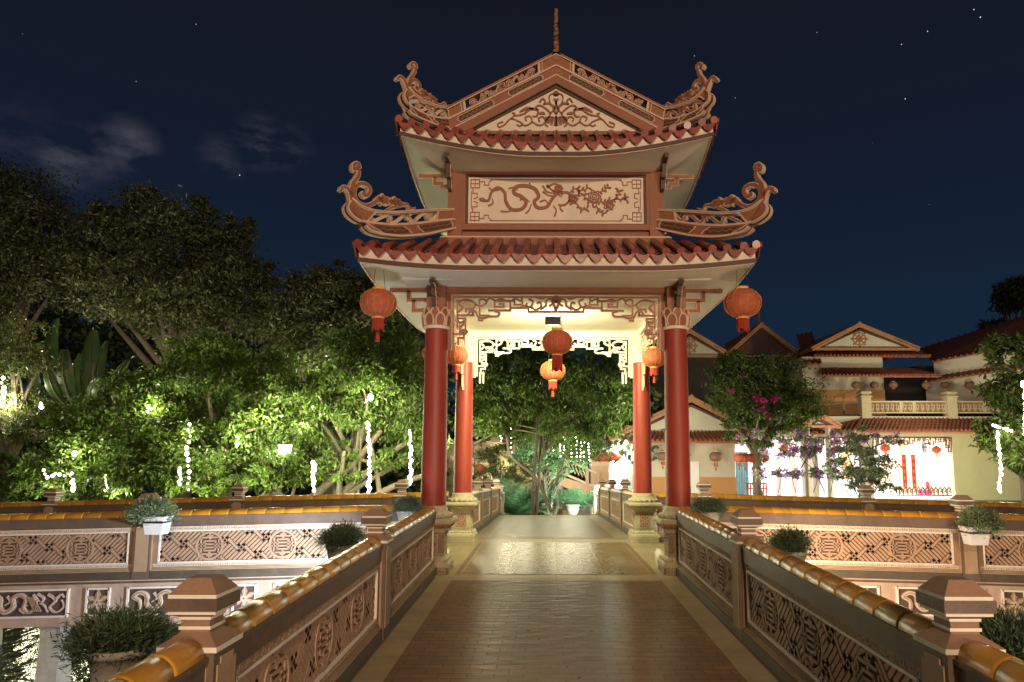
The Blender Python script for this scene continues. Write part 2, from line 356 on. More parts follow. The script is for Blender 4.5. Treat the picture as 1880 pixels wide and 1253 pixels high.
def paving(name, c1, c2, cm, bw, bh, ms, rough, rough2, bump=.5, mode='brick', wet=True, offset=.5):
    m = bpy.data.materials.new(name); m.use_nodes = True; nt = m.node_tree; N = nt.nodes.new; L = nt.links.new; b = nt.nodes['Principled BSDF']
    tc = N('ShaderNodeTexCoord'); mp = N('ShaderNodeMapping'); L(tc.outputs['Object'], mp.inputs[0])
    br = N('ShaderNodeTexBrick'); L(mp.outputs[0], br.inputs['Vector']); br.inputs['Scale'].default_value = 1; br.inputs['Brick Width'].default_value = bw; br.inputs['Row Height'].default_value = bh
    br.inputs['Mortar Size'].default_value = ms; br.inputs['Mortar Smooth'].default_value = .2; br.offset = offset
    br.inputs['Color1'].default_value = (*c1, 1); br.inputs['Color2'].default_value = (*c2, 1); br.inputs['Mortar'].default_value = (*cm, 1)
    n = N('ShaderNodeTexNoise'); n.inputs['Scale'].default_value = 2.2; n.inputs['Detail'].default_value = 8; n.inputs['Roughness'].default_value = .7; L(tc.outputs['Object'], n.inputs['Vector'])
    mr = N('ShaderNodeMapRange'); mr.inputs['From Min'].default_value = .3; mr.inputs['From Max'].default_value = .7; mr.inputs['To Min'].default_value = .72; mr.inputs['To Max'].default_value = 1.18; L(n.outputs['Fac'], mr.inputs['Value'])
    mx = N('ShaderNodeMix'); mx.data_type = 'RGBA'; mx.blend_type = 'MULTIPLY'; mx.inputs['Factor'].default_value = 1; L(br.outputs['Color'], mx.inputs['A']); L(mr.outputs[0], mx.inputs['B'])
    L(mx.outputs['Result'], b.inputs['Base Color'])
    # the trodden middle of the walk is polished and damp; the sides stay matt
    sx = N('ShaderNodeSeparateXYZ'); L(tc.outputs['Object'], sx.inputs[0]); ab = N('ShaderNodeMath'); ab.operation = 'ABSOLUTE'; L(sx.outputs['X'], ab.inputs[0])
    m2 = N('ShaderNodeMapRange'); m2.interpolation_type = 'SMOOTHSTEP'; m2.inputs['From Min'].default_value = .35; m2.inputs['From Max'].default_value = 1.25; m2.inputs['To Min'].default_value = rough; m2.inputs['To Max'].default_value = rough2; L(ab.outputs[0], m2.inputs['Value'])
    n4 = N('ShaderNodeTexNoise'); n4.inputs['Scale'].default_value = 9; n4.inputs['Detail'].default_value = 4; L(tc.outputs['Object'], n4.inputs['Vector'])
    m4 = N('ShaderNodeMapRange'); m4.inputs['To Min'].default_value = -.08; m4.inputs['To Max'].default_value = .1; L(n4.outputs['Fac'], m4.inputs['Value'])
    ad = N('ShaderNodeMath'); ad.operation = 'ADD'; L(m2.outputs[0], ad.inputs[0]); L(m4.outputs[0], ad.inputs[1]); L(ad.outputs[0], b.inputs['Roughness'])
    # every stone sits a little askew
    wn = N('ShaderNodeMapping'); wn.inputs['Scale'].default_value = (1/bw, 1/bh, 1); L(tc.outputs['Object'], wn.inputs[0])
    n5 = N('ShaderNodeTexNoise'); n5.inputs['Scale'].default_value = .9; n5.inputs['Detail'].default_value = 1; L(wn.outputs[0], n5.inputs['Vector'])
    inv = N('ShaderNodeMath'); inv.operation = 'SUBTRACT'; inv.inputs[0].default_value = 1; L(br.outputs['Fac'], inv.inputs[1])
    a5 = N('ShaderNodeMath'); a5.operation = 'MULTIPLY_ADD'; a5.inputs[1].default_value = .9; L(n5.outputs['Fac'], a5.inputs[0]); L(inv.outputs[0], a5.inputs[2])
    bp = N('ShaderNodeBump'); bp.inputs['Strength'].default_value = bump; bp.inputs['Distance'].default_value = .006; L(a5.outputs[0], bp.inputs['Height']); L(bp.outputs[0], b.inputs['Normal'])
    return m
M['pave'] = paving('brown brick paving', (.235, .140, .062), (.18, .108, .05), (.12, .066, .032), .20, .10, .006, .30, .62, 1.2)
M['pave_in'] = paving('brown glazed floor tile', (.20, .13, .070), (.17, .11, .060), (.44, .38, .24), .60, .60, .006, .24, .32, .04, offset=0)
M['pave_far'] = paving('worn brown floor tile', (.26, .18, .10), (.22, .15, .085), (.12, .085, .05), .40, .20, .005, .34, .45, .3)
M['border'] = paving('cream border paving', (.37, .30, .17), (.32, .26, .145), (.20, .16, .09), .50, .50, .004, .36, .42, .15, offset=0)
# long bridge
YA, YB = -11.6, 15.6
ys = [YA, -9, -6, -3, -.5, -.0, 3.4, 6, 8, 10, 11.7, 12.6, 13.6, 14.6, 15.5]
mb = MB()
for a, b in zip(ys[:-1], ys[1:]):                   # slab
    mb.add([(x, y, zf(y)-dz) for dz in (0, .45) for y in (a, b) for x in (-1.72, 1.72)], [(0, 1, 3, 2), (4, 6, 7, 5), (0, 2, 6, 4), (1, 5, 7, 3)], M['stone_dk'])
structure(mb.obj('walkway'))
def strip(x0, x1, y0, y1, m, dz):
    pts = sorted(set([y0, y1]+[y for y in ys if y0 < y < y1]))
    mb.grid([[(x0, y, zf(y)+dz), (x1, y, zf(y)+dz)] for y in pts], m, False)
mb = MB(); strip(-1.48, 1.48, YA, -.42, M['border'], .004); strip(-1.26, 1.26, YA, -.62, M['pave'], .008)
structure(mb.obj('walkway_paving'))
mb = MB(); strip(-1.9, 1.9, -.42, 3.62, M['border'], .004); strip(-1.28, 1.28, -.20, 2.95, M['pave_in'], .008); structure(mb.obj('pavilion_floor'))
mb = MB(); strip(-1.48, 1.48, 3.62, 15.5, M['border'], .004); strip(-1.15, 1.15, 3.75, 15.5, M['pave_far'], .008); structure(mb.obj('far_paving'))
# cross bridge deck
for s in (-1, 1):
    mb = MB(); xs = [1.9, 5, 9, 13, 17]
    for a, b in zip(xs[:-1], xs[1:]):
        vs = [(s*x, y, zc(x)-dz) for dz in (0, .3) for x in (a, b) for y in (-.02, 3.22)]
        mb.add(vs, [(0, 1, 3, 2), (4, 6, 7, 5), (0, 2, 6, 4), (1, 5, 7, 3)], M['stone_dk'])
        mb.add([(s*x, y, zc(x)+.004) for x in (a, b) for y in (.1, 3.1)], [(0, 1, 3, 2)], M['pave_far'])
    structure(mb.obj('cross_walkway'))
mb = MB(); mb.box(-1.9, 1.9, -.42, 3.62, -.45, -.001, M['stone_dk']); structure(mb.obj('pavilion_base'))

# ---------------------------------------------------------------- balustrades
def clipseg(p, q, u0, u1, v0, v1):
    t0, t1 = 0, 1; d = q-p
    for a, b, lo, hi in ((p.x, d.x, u0, u1), (p.y, d.y, v0, v1)):
        if abs(b) < 1e-9:
            if a < lo or a > hi: return None
        else:
            s0, s1 = (lo-a)/b, (hi-a)/b
            if s0 > s1: s0, s1 = s1, s0
            t0, t1 = max(t0, s0), min(t1, s1)
    return (t0, t1) if t1-t0 > 1e-4 else None
def lattice_segments(L, H, unit, circles, ang=PI/4):
    segs = []; ca, sa = math.cos(ang), math.sin(ang)
    def T(x, y): return Vector((L/2+(x*ca-y*sa)*unit, H/2+(x*sa+y*ca)*unit))
    R = int((L+H)/unit/2.4)+2
    for i in range(-R, R):
        for j in range(-R, R):
            cx, cy = 2*i-5*j, 5*i+2*j
            c0 = T(cx, cy)
            if c0.x < -7*unit or c0.x > L+7*unit or c0.y < -7*unit or c0.y > H+7*unit: continue
            for ch in ([(0, 0), (1, 0), (1, 5), (2, 5)], [(0, 0), (0, 1), (-5, 1), (-5, 2)], [(2, 0), (2, 3)], [(3, 0), (3, 3)], [(4, 0), (4, 3)], [(5, 0), (5, 3)]):
                for a, b in zip(ch[:-1], ch[1:]):
                    p, q = T(cx+a[0], cy+a[1]), T(cx+b[0], cy+b[1])
                    e = (q-p).normalized()*unit*.35; p = p-e; q = q+e
                    r = clipseg(p, q, 0, L, 0, H)
                    if not r: continue
                    iv = [r]
                    for (ux, vy, rad) in circles:
                        c = Vector((ux, vy)); d = q-p; f = p-c; A = d.dot(d); B = 2*f.dot(d); Cc = f.dot(f)-rad*rad; D = B*B-4*A*Cc
                        if D <= 0: continue
                        s0, s1 = (-B-math.sqrt(D))/(2*A), (-B+math.sqrt(D))/(2*A); nv = []
                        for a0, b0 in iv:
                            if s0 > a0: nv.append((a0, min(b0, s0)))
                            if s1 < b0: nv.append((max(a0, s1), b0))
                        iv = [k for k in nv if k[1]-k[0] > .02]
                    for a0, b0 in iv: segs.append((p+(q-p)*a0, p+(q-p)*b0))
    return segs
def shou(mb, fr, cu, cv, r, n0, n1, m):             # round longevity medallion
    mb.rib([(cu+r*math.cos(a*PI/14), cv+r*math.sin(a*PI/14)) for a in range(28)], r*.16, n0, n1+.004, fr, m, closed=True)
    w = r*.12
    for y in (.62, .36, .12, -.12, -.36, -.62):
        hw = math.sqrt(max(0, .86**2-y*y))
        if abs(y) == .12: mb.rib([(cu-hw*r, cv+y*r), (cu+hw*r, cv+y*r)], w, n0, n1, fr, m)
        elif abs(y) == .36:
            mb.rib([(cu-hw*r*.55, cv+y*r), (cu+hw*r*.55, cv+y*r)], w, n0, n1, fr, m)
        else:
            for s in (-1, 1): mb.rib([(cu+s*.14*r, cv+y*r*1.3), (cu+s*.14*r, cv+y*r), (cu+s*hw*r, cv+y*r)], w, n0, n1, fr, m)
    for s in (-1, 1):
        mb.rib([(cu, cv+s*.95*r), (cu, cv+s*.45*r)], w, n0, n1, fr, m)
        mb.rib([(cu+s*.42*r, cv-.36*r), (cu+s*.42*r, cv+.36*r)], w, n0, n1, fr, m)
        mb.rib([(cu+s*.68*r, cv-.52*r), (cu+s*.68*r, cv+.52*r)], w*.8, n0, n1, fr, m)
def greek(mb, fr, u0, u1, v0, h, n0, n1, m, step=.085):   # running key border
    n = max(1, int((u1-u0)/step)); st = (u1-u0)/n; w = h*.13
    for i in range(n):
        a = u0+i*st
        mb.rib([(a, v0+.12*h), (a+.85*st, v0+.12*h), (a+.85*st, v0+.62*h), (a+.4*st, v0+.62*h), (a+.4*st, v0+.4*h)], w, n0, n1, fr, m)
        mb.rib([(a+.1*st, v0+.38*h), (a+.1*st, v0+.88*h), (a+1.0*st, v0+.88*h)], w, n0, n1, fr, m)
def panel_run(parent, A, B, N, far=False, lat=True, mats=None, sides=(1, -1), keybands=True):
    """one bay from A to B (post centre to post centre, at deck level)"""
    A, B = Vector(A), Vector(B); L = (B-A).length; U = (B-A)/L; g = .115
    fr = Fr(A+U*g, U, (0, 0, 1), N); L -= 2*g
    pan = MB()
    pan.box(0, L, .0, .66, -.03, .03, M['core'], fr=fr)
    for s in sides:                                 # frame mouldings on both faces
        n0, n1 = (.028, .075) if s > 0 else (-.075, -.028)
        fo = (lambda a, b: (a, b) if s > 0 else (-b, -a))
        pan.box(0, L, .0, .10, *fo(.03, .10), M['kerb'], fr=fr)
        for i, (v, dn) in enumerate(((.10, .088), (.116, .078), (.132, .070))):
            pan.box(0, L, v, v+.012, *fo(.03, dn), M['stone_lt'], fr=fr); pan.box(0, L, v+.012, v+.016, *fo(.03, dn-.012), M['stone_dk'], fr=fr)
        pan.box(0, L, .148, .190, *fo(.03, .066), M['stone_lt'], fr=fr); pan.box(0, L, .605, .655, *fo(.03, .066), M['stone_lt'], fr=fr)
        pan.box(0, .075, .19, .605, *fo(.03, .066), M['stone'], fr=fr); pan.box(L-.075, L, .19, .605, *fo(.03, .066), M['stone'], fr=fr)
        e = s*.072
        for pts in ([(.085, .20), (L-.085, .20)], [(.085, .595), (L-.085, .595)], [(.085, .193), (.085, .602)], [(L-.085, .193), (L-.085, .602)]):
            pan.rib(pts, .018, s*.03, e, fr, M['white_line'])
        if keybands:
            greek(pan, fr, .02, L-.02, .606, .045, s*.064, s*.069, M['white_line'] if keybands == 2 else M['stone_lt'])
            greek(pan, fr, .02, L-.02, .150, .038, s*.064, s*.069, M['white_line'] if keybands == 2 else M['stone_lt'])
    p = pan.obj('panel', parent)
    if lat:
        q = MB(); h = .375; l = L-.19; ff = Fr(fr.p(.095, .21, 0), U, (0, 0, 1), N)
        rad = .168; cs = [(l*t, h/2, rad) for t in ((.2, .5, .8) if l > 2.4 else (.28, .72))]
        for s in sides:
            for a, b in lattice_segments(l, h, .044 if not far else .055, cs): q.rib([a, b], .031 if not far else .038, s*.026, s*.052, ff, M['lattice'])
            for c in cs: shou(q, ff, c[0], c[1], c[2], s*.026, s*.054, M['lattice'])
        q.obj('lattice', p)
    r = MB()
    r.box(0, L, .66, .77, -.078, .078, M['stone_dk'], fr=fr)
    r.box(-.01, L+.01, .765, .785, -.088, .088, M['stone_dk'], fr=fr)
    r.obj('rail_beam', parent)
    t = MB(); n = max(2, round(L/.235)); st = L/n
    for i in range(n):                              # glazed half-pipe tiles, one lapping over the next
        rows = []
        for uu, rr in ((0, .073), (.003, .0785), (.02, .0795), (st*.5, .0785), (st-.006, .0775), (st-.001, .074)):
            rows.append([fr.p(i*st+uu, .782+rr*math.sin(a*PI/12)*1.0, rr*math.cos(a*PI/12)) for a in range(13)])
        t.grid(rows, M['amber'], True)
        for rr_, c in ((rows[0], 0), (rows[-1], 1)): t.add(rr_, [tuple(range(13))], M['amber'])
    t.obj('ridge_tile', parent)
POSTPROF = [(.110, 0), (.110, .80), (.122, .80), (.122, .822), (.060, .868), (.060, .878), (.066, .878), (.066, .892), (.060, .892), (.060, .918), (.066, .918), (.066, .93), (.098, .945), (.098, .960), (.108, .960), (.108, 1.010), (.100, 1.010), (.100, 1.025), (.050, 1.085)]
PM = ['stone_dk', 'stone_dk', 'white_line', 'stone', 'stone', 'stone_dk', 'white_line', 'stone_dk', 'stone', 'stone_dk', 'white_line', 'stone', 'white_line', 'stone_dk', 'stone_dk', 'stone_dk', 'white_line', 'stone']
def post(parent, P, z0=0, lit=False):
    b = MB(); c = Vector(P)
    b.square([(.108, z0), (.108, .795)], M['stone_dk'], c)
    for ang in range(4):                            # sunk tan fields with notched corners on the four faces
        d = Vector((math.cos(ang*PI/2), math.sin(ang*PI/2), 0)); u = Vector((-d.y, d.x, 0)); fr = Fr(c+d*.108, u, (0, 0, 1), d)
        h = .772
        b.prism([(-.082, .10), (.082, .10), (.082, h-.03), (.055, h-.03), (.055, h), (-.055, h), (-.055, h-.03), (-.082, h-.03)], -.002, .006, fr, M['stone_lt'])
    p = b.obj('post', parent)
    k = MB(); k.square(POSTPROF[2:], None, c, mats=[M[x] for x in PM[2:]]); k.obj('post_cap', p)
def balustrade(label, base, pts, N, far=False, lat=True, posts=None, group='tile-capped balustrades of the bridges', **kw):
    t = thing('balustrade', base, label, 'balustrade', group)
    for i, (a, b) in enumerate(zip(pts[:-1], pts[1:])): panel_run(t, a, b, N, far, lat, **kw)
    for i, p in enumerate(pts):
        if posts is None or posts[i]: post(t, p)
    return t
def P_(x, y): return (x, y, zf(y))
def Q_(x, y): return (x, y, zc(x))
nearY = [-8.92, -5.96, -2.98, -.14]
balustrade('sloping balustrade with amber tile rail along the left edge of the near walkway', (-1.6, -4.5, 0), [P_(-1.6, y) for y in nearY], Vector((1, 0, 0)), posts=[1, 1, 1, 0])
balustrade('sloping balustrade with amber tile rail along the right edge of the near walkway', (1.6, -4.5, 0), [P_(1.6, y) for y in nearY], Vector((1, 0, 0)), posts=[1, 1, 1, 0])
fx = [1.74, 5.30, 8.8, 12.3, 15.8]
bx = [1.74, 2.68, 5.56, 8.85, 12.2, 15.6]
balustrade('front balustrade left of the pavilion, its pierced panel washed in cold white light', (-5, 0, 0), [Q_(-x, 0) for x in fx], Vector((0, -1, 0)), posts=[0, 1, 1, 1, 1], sides=(1,), keybands=2)
balustrade('front balustrade right of the pavilion, its pierced panel washed in warm light', (5, 0, 0), [Q_(x, 0) for x in fx], Vector((0, -1, 0)), posts=[0, 1, 1, 1, 1], sides=(1,), keybands=2)
balustrade('back balustrade of the cross bridge left of the pavilion, below the lit trees', (-5, 3.2, 0), [Q_(-x, 3.2) for x in bx], Vector((0, -1, 0)), posts=[0, 1, 1, 1, 1, 1], sides=(1,), far=True, lat=False, keybands=False)
balustrade('back balustrade of the cross bridge right of the pavilion, below the temple hall', (5, 3.2, 0), [Q_(x, 3.2) for x in bx], Vector((0, -1, 0)), posts=[0, 1, 1, 1, 1, 1], sides=(1,), far=True, lat=False, keybands=False)
farY = [3.34, 5.9, 8.6, 11.7, 13.6, 15.4]
balustrade('balustrade on the left edge of the far walkway, running down beside the palm', (-1.6, 8, 0), [P_(-1.6, y) for y in farY], Vector((1, 0, 0)), far=True, posts=[0, 1, 1, 1, 1, 1], sides=(1,), keybands=False)
balustrade('balustrade on the right edge of the far walkway, beside the lit doorway', (1.6, 8, 0), [P_(1.6, y) for y in farY], Vector((-1, 0, 0)), far=True, posts=[0, 1, 1, 1, 1, 1], sides=(1,), keybands=False)

# side beams of the cross bridge, with carved dragon and flower fields
def flower_field(mb, fr, cu, cv, s, m, m2):
    for k in range(6):
        a = k*PI/3+PI/6; r = s*.44
        mb.prism([(cu+.10*s*math.cos(a-.5), cv+.10*s*math.sin(a-.5)), (cu+r*.62*math.cos(a-.36), cv+r*.62*math.sin(a-.36)), (cu+r*math.cos(a), cv+r*math.sin(a)), (cu+r*.62*math.cos(a+.36), cv+r*.62*math.sin(a+.36)), (cu+.10*s*math.cos(a+.5), cv+.10*s*math.sin(a+.5))], .0, .020, fr, m)
        mb.rib([(cu+.1*s*math.cos(a), cv+.1*s*math.sin(a)), (cu+.8*r*math.cos(a), cv+.8*r*math.sin(a))], .010, .0, .026, fr, m2)
    for k in range(5): mb.rib([(cu+.03*s*math.cos(k*1.257), cv+.03*s*math.sin(k*1.257)), (cu+.11*s*math.cos(k*1.257), cv+.11*s*math.sin(k*1.257))], .03, .02, .034, fr, m2)
def dragon_field(mb, fr, cu, cv, L, H, m, m2, s=1):
    def g(pts): return [(cu+s*x*L, cv+y*H) for x, y in pts]
    body = cat(g([(-.44, -.34), (-.36, -.30), (-.36, .0), (-.43, .16), (-.36, .32), (-.28, .2), (-.27, -.14), (-.20, -.30), (-.12, -.1), (-.13, .2), (-.05, .34), (.02, .16), (.0, -.16), (.07, -.32), (.14, -.12), (.15, .14)]), 6)
    mb.rib(body, .045, 0, .026, fr, m, taper=lambda t: .45+.75*math.sin(PI*min(1, t*.9+.1))); mb.rib(body, .014, .024, .034, fr, m2)
    for pts in ([(.10, .34), (.16, .1), (.24, -.1), (.28, -.34)], [(.15, .36), (.22, .2), (.20, .05), (.12, .1)], [(.27, .34), (.36, .1), (.30, -.16), (.38, -.34), (.46, -.14), (.43, .12)], [(.36, .12), (.42, .32), (.46, .2)], [(-.2, .3), (-.16, .1), (-.22, -.04)], [(.02, -.34), (-.04, -.2), (.05, -.05)]):
        mb.rib(cat(g(pts), 6), .028, 0, .022, fr, m, taper=lambda t: 1.1-.7*t)
    for k in range(4): mb.rib(g([(.04+k*.025, .28-k*.02), (.14+k*.025, -.3)]), .010, .02, .034, fr, m2)
for s, lab in ((-1, 'carved side beam of the cross bridge left of the pavilion, dragons and flowers in cold light'), (1, 'carved side beam of the cross bridge right of the pavilion, dragons and flowers in warm light')):
    t = thing('bridge_side_beam', (s*5, -.1, -.3), lab, 'bridge beam', 'carved side beams of the cross bridge')
    m_ = MB(); U = Vector((s, 0, -.027)); fr = Fr((s*1.9, -.06, 0), U, (0, 0, 1), (0, -1, 0)); L = 15
    m_.box(0, L, -.56, -.045, -.06, .02, M['fascia'], fr=fr); m_.box(0, L, -.045, -.015, -.05, -.015, M['stone_dk'], fr=fr); m_.box(0, L, -.015, .0, -.05, .045, M['fascia'], fr=fr)
    m_.obj('beam', t)
    x = .02
    for i in range(16):
        w = .36 if i % 2 == 0 else 1.18
        f = MB(); u0, u1, v0, v1 = x+.04, x+w-.04, -.43, -.10
        f.box(u0, u1, v0, v1, .02, .026, M['fascia_dk'], fr=fr)
        for pts in ([(u0, v0), (u1, v0)], [(u0, v1), (u1, v1)], [(u0, v0-.012), (u0, v1+.012)], [(u1, v0-.012), (u1, v1+.012)]): f.rib(pts, .024, .02, .05, fr, M['white_line'])
        ff = Fr(fr.p(0, 0, .026), U, (0, 0, 1), (0, -1, 0))
        if w < .5: flower_field(f, ff, (u0+u1)/2, (v0+v1)/2, .36, M['stone_lt'], M['carve'])
        else: dragon_field(f, ff, (u0+u1)/2, (v0+v1)/2, u1-u0, v1-v0, M['carve'], M['stone_lt'], s)
        f.obj('flower_field' if w < .5 else 'dragon_field', t); x += w+.16
k = 0
for s in (-1, 1):
    for x in (3.9, 6.55, 9.6, 12.8):
        for y in (.25, 2.95):
            if y > 1 and x < 5: continue
            m_ = MB(); m_.square([(.15, -2.1), (.13, -1.0), (.13, -.31+zc(x))], M['concrete'], (s*x, y, 0)); o = m_.obj('bridge_pillar', off=(0, 0, 0))
            side = 'left' if s < 0 else 'right'; row = 'front' if y < 1 else 'back'; nth = {3.9: 'first', 6.55: 'second', 9.6: 'third', 12.8: 'fourth'}[x]
            tag(o, f'concrete pillar standing in the water under the {side} arm of the cross bridge, {nth} out from the pavilion in the {row} row', 'pillar', 'pillars under the cross bridge')
# ---------------------------------------------------------------- the pavilion gate
PAV = thing('pavilion', (0, 1.6, 0), 'two-tiered pavilion gate on red columns with upswept scroll-horned tile roofs astride the bridge', 'pavilion')
CX, CY = 0.0, 1.6
def rot4(p, k):
    x, y, z = p[0]-CX, p[1]-CY, p[2]
    for _ in range(k % 4): x, y = -y, x
    return Vector((x+CX, y+CY, z))
ZT = 3.175; ZC = 3.43; ZB = 3.74
# columns: plinth, shaft, lotus capital
for i, (sx, y) in enumerate(((-1, 0), (1, 0), (-1, 3.2), (1, 3.2))):
    x = sx*1.6; c = Vector((x, y, 0)); near = y < 1
    s = MB(); s.lathe([(.165, .80), (.162, 1.6), (.155, 2.6), (.150, ZT)], M['red'], c, 32)
    col = s.obj('column', PAV)
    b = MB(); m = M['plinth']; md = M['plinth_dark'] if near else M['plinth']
    b.box(x-.245, x+.245, y-.245, y+.245, -.02, .085, md, .02)
    b.square([(.245, .085), (.25, .10), (.245, .135), (.215, .17), (.175, .195), (.172, .215)], m, c)
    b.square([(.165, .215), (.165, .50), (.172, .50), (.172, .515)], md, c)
    b.square([(.175, .515), (.195, .56), (.235, .60), (.275, .625), (.285, .64), (.285, .668), (.27, .69)], m, c)
    b.lathe([(.22, .69), (.245, .705), (.25, .73), (.23, .75), (.20, .775), (.19, .80), (.178, .835), (.168, .845)], m, c, 32)
    for k in range(16):                              # leaf tips round the torus and over the foot
        a = k*PI/8; d = Vector((math.cos(a), math.sin(a), 0)); b.ball(c+d*.235+Vector((0, 0, .718)), .036, m, 5)
    for k in range(4):
        d = Vector((math.cos(k*PI/2), math.sin(k*PI/2), 0)); u = Vector((-d.y, d.x, 0)); fr = Fr(c+d*.165, u, (0, 0, 1), d)
        b.prism([(-.078, .265), (.078, .265), (.078, .47), (-.078, .47)], 0, .004, fr, M['plinth_red'])
        for q in (-1, 1):                            # the key-fret sign on the die
            b.rib([(q*.02, .285), (q*.062, .285), (q*.062, .345), (q*.03, .345), (q*.03, .315)], .012, .002, .012, fr, m)
            b.rib([(q*.02, .45), (q*.062, .45), (q*.062, .39), (q*.03, .39), (q*.03, .42)], .012, .002, .012, fr, m)
        b.rib([(-.05, .368), (.05, .368)], .012, .002, .012, fr, m); b.rib([(0, .285), (0, .45)], .012, .002, .012, fr, m)
        b.rib([(-.088, .255), (.088, .255), (.088, .48), (-.088, .48)], .010, 0, .010, fr, m, closed=True)
        greek(b, fr, -.155, .155, .218, .034, 0, .006, m, .05); greek(b, fr, -.155, .155, .484, .03, 0, .006, m, .05)
        f2 = Fr(c+d*.245, u, (0, 0, 1), d); greek(b, f2, -.22, .22, .01, .07, 0, .006, m, .09)
        f3 = Fr(c+d*.215+Vector((0, 0, .0)), u, (0, 0, 1), d)
        for t in range(-4, 5): b.ball(c+d*(.205)+u*(t*.05)+Vector((0, 0, .170)), .028, m, 4)
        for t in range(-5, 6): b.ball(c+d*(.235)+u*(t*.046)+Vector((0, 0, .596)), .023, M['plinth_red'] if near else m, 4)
    b.obj('plinth', col)
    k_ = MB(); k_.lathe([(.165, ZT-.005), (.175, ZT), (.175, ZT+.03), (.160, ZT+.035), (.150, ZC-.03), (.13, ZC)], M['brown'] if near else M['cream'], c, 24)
    k_.lathe([(.172, ZT-.012), (.180, ZT-.006), (.180, ZT+.026), (.172, ZT+.032)], M['cream'], c, 24)
    for row, (r, z0, h, w, n, ph) in enumerate(((.165, ZT+.03, .15, .118, 8, 0), (.150, ZT+.13, .13, .105, 8, PI/8))):
        for j in range(n):
            a = j*2*PI/n+ph+PI/8; d = Vector((math.cos(a), math.sin(a), .16)); u = Vector((-math.sin(a), math.cos(a), 0)); fr = Fr(c+Vector((math.cos(a), math.sin(a), 0))*r+Vector((0, 0, z0)), u, (math.cos(a)*.12, math.sin(a)*.12, 1), d)
            sh = [(-.42*w, 0), (-.5*w, .35*h), (-.46*w, .7*h), (-.25*w, .95*h), (0, 1.04*h), (.25*w, .95*h), (.46*w, .7*h), (.5*w, .35*h), (.42*w, 0)]
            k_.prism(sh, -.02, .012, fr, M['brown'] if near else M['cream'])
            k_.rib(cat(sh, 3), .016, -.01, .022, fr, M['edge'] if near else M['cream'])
    k_.obj('capital', col)
# posts over the capitals, beams and ceiling
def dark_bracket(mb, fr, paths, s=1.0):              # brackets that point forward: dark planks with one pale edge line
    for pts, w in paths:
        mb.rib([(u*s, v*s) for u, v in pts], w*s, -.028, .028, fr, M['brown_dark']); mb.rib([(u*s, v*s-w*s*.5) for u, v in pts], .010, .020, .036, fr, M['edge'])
def bracket(mb, fr, m, me, s=1.0):
    for pts, w in (([(-.04, -.035), (.50, -.035)], .055), ([(.26, -.04), (.26, -.17), (-.04, -.17)], .045), ([(.19, -.17), (.19, -.31), (-.04, -.31)], .045)):
        mb.rib2([(u*s, v*s) for u, v in pts], w*s, -.025, .025, fr, m, me, .009)
    for pts in ([(.505, -.06), (.505, -.02), (.47, -.015), (.47, -.045)],): mb.rib2([(u*s, v*s) for u, v in pts], .018*s, -.028, .03, fr, m, me, .006)
for sx, y in ((-1, 0), (1, 0), (-1, 3.2), (1, 3.2)):
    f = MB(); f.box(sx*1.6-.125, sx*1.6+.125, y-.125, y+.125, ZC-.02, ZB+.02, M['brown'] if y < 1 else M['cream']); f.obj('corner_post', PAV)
for sx, y in ((-1, 0), (1, 0), (-1, 3.2), (1, 3.2)):
    sy = -1 if y < 1 else 1
    b = MB(); bracket(b, Fr((sx*1.725, y, ZB), (sx, 0, 0), (0, 0, 1), (0, -1, 0)), M['brown'], M['edge'])
    b.obj('bracket', PAV)
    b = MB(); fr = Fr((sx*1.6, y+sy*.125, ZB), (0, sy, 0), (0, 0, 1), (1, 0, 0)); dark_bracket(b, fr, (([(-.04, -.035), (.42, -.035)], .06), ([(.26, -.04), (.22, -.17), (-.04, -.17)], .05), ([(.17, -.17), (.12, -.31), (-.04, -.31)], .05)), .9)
    b.obj('bracket', PAV)
b = MB()
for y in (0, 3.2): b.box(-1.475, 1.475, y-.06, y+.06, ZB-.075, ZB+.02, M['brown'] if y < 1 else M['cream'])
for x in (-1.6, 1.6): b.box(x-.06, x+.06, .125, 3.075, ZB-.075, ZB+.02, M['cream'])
b.obj('lintel', PAV)
b = MB(); b.box(-2.0, 2.0, -.4, 3.6, ZB+.01, ZB+.04, M['soffit']); b.obj('ceiling', PAV)
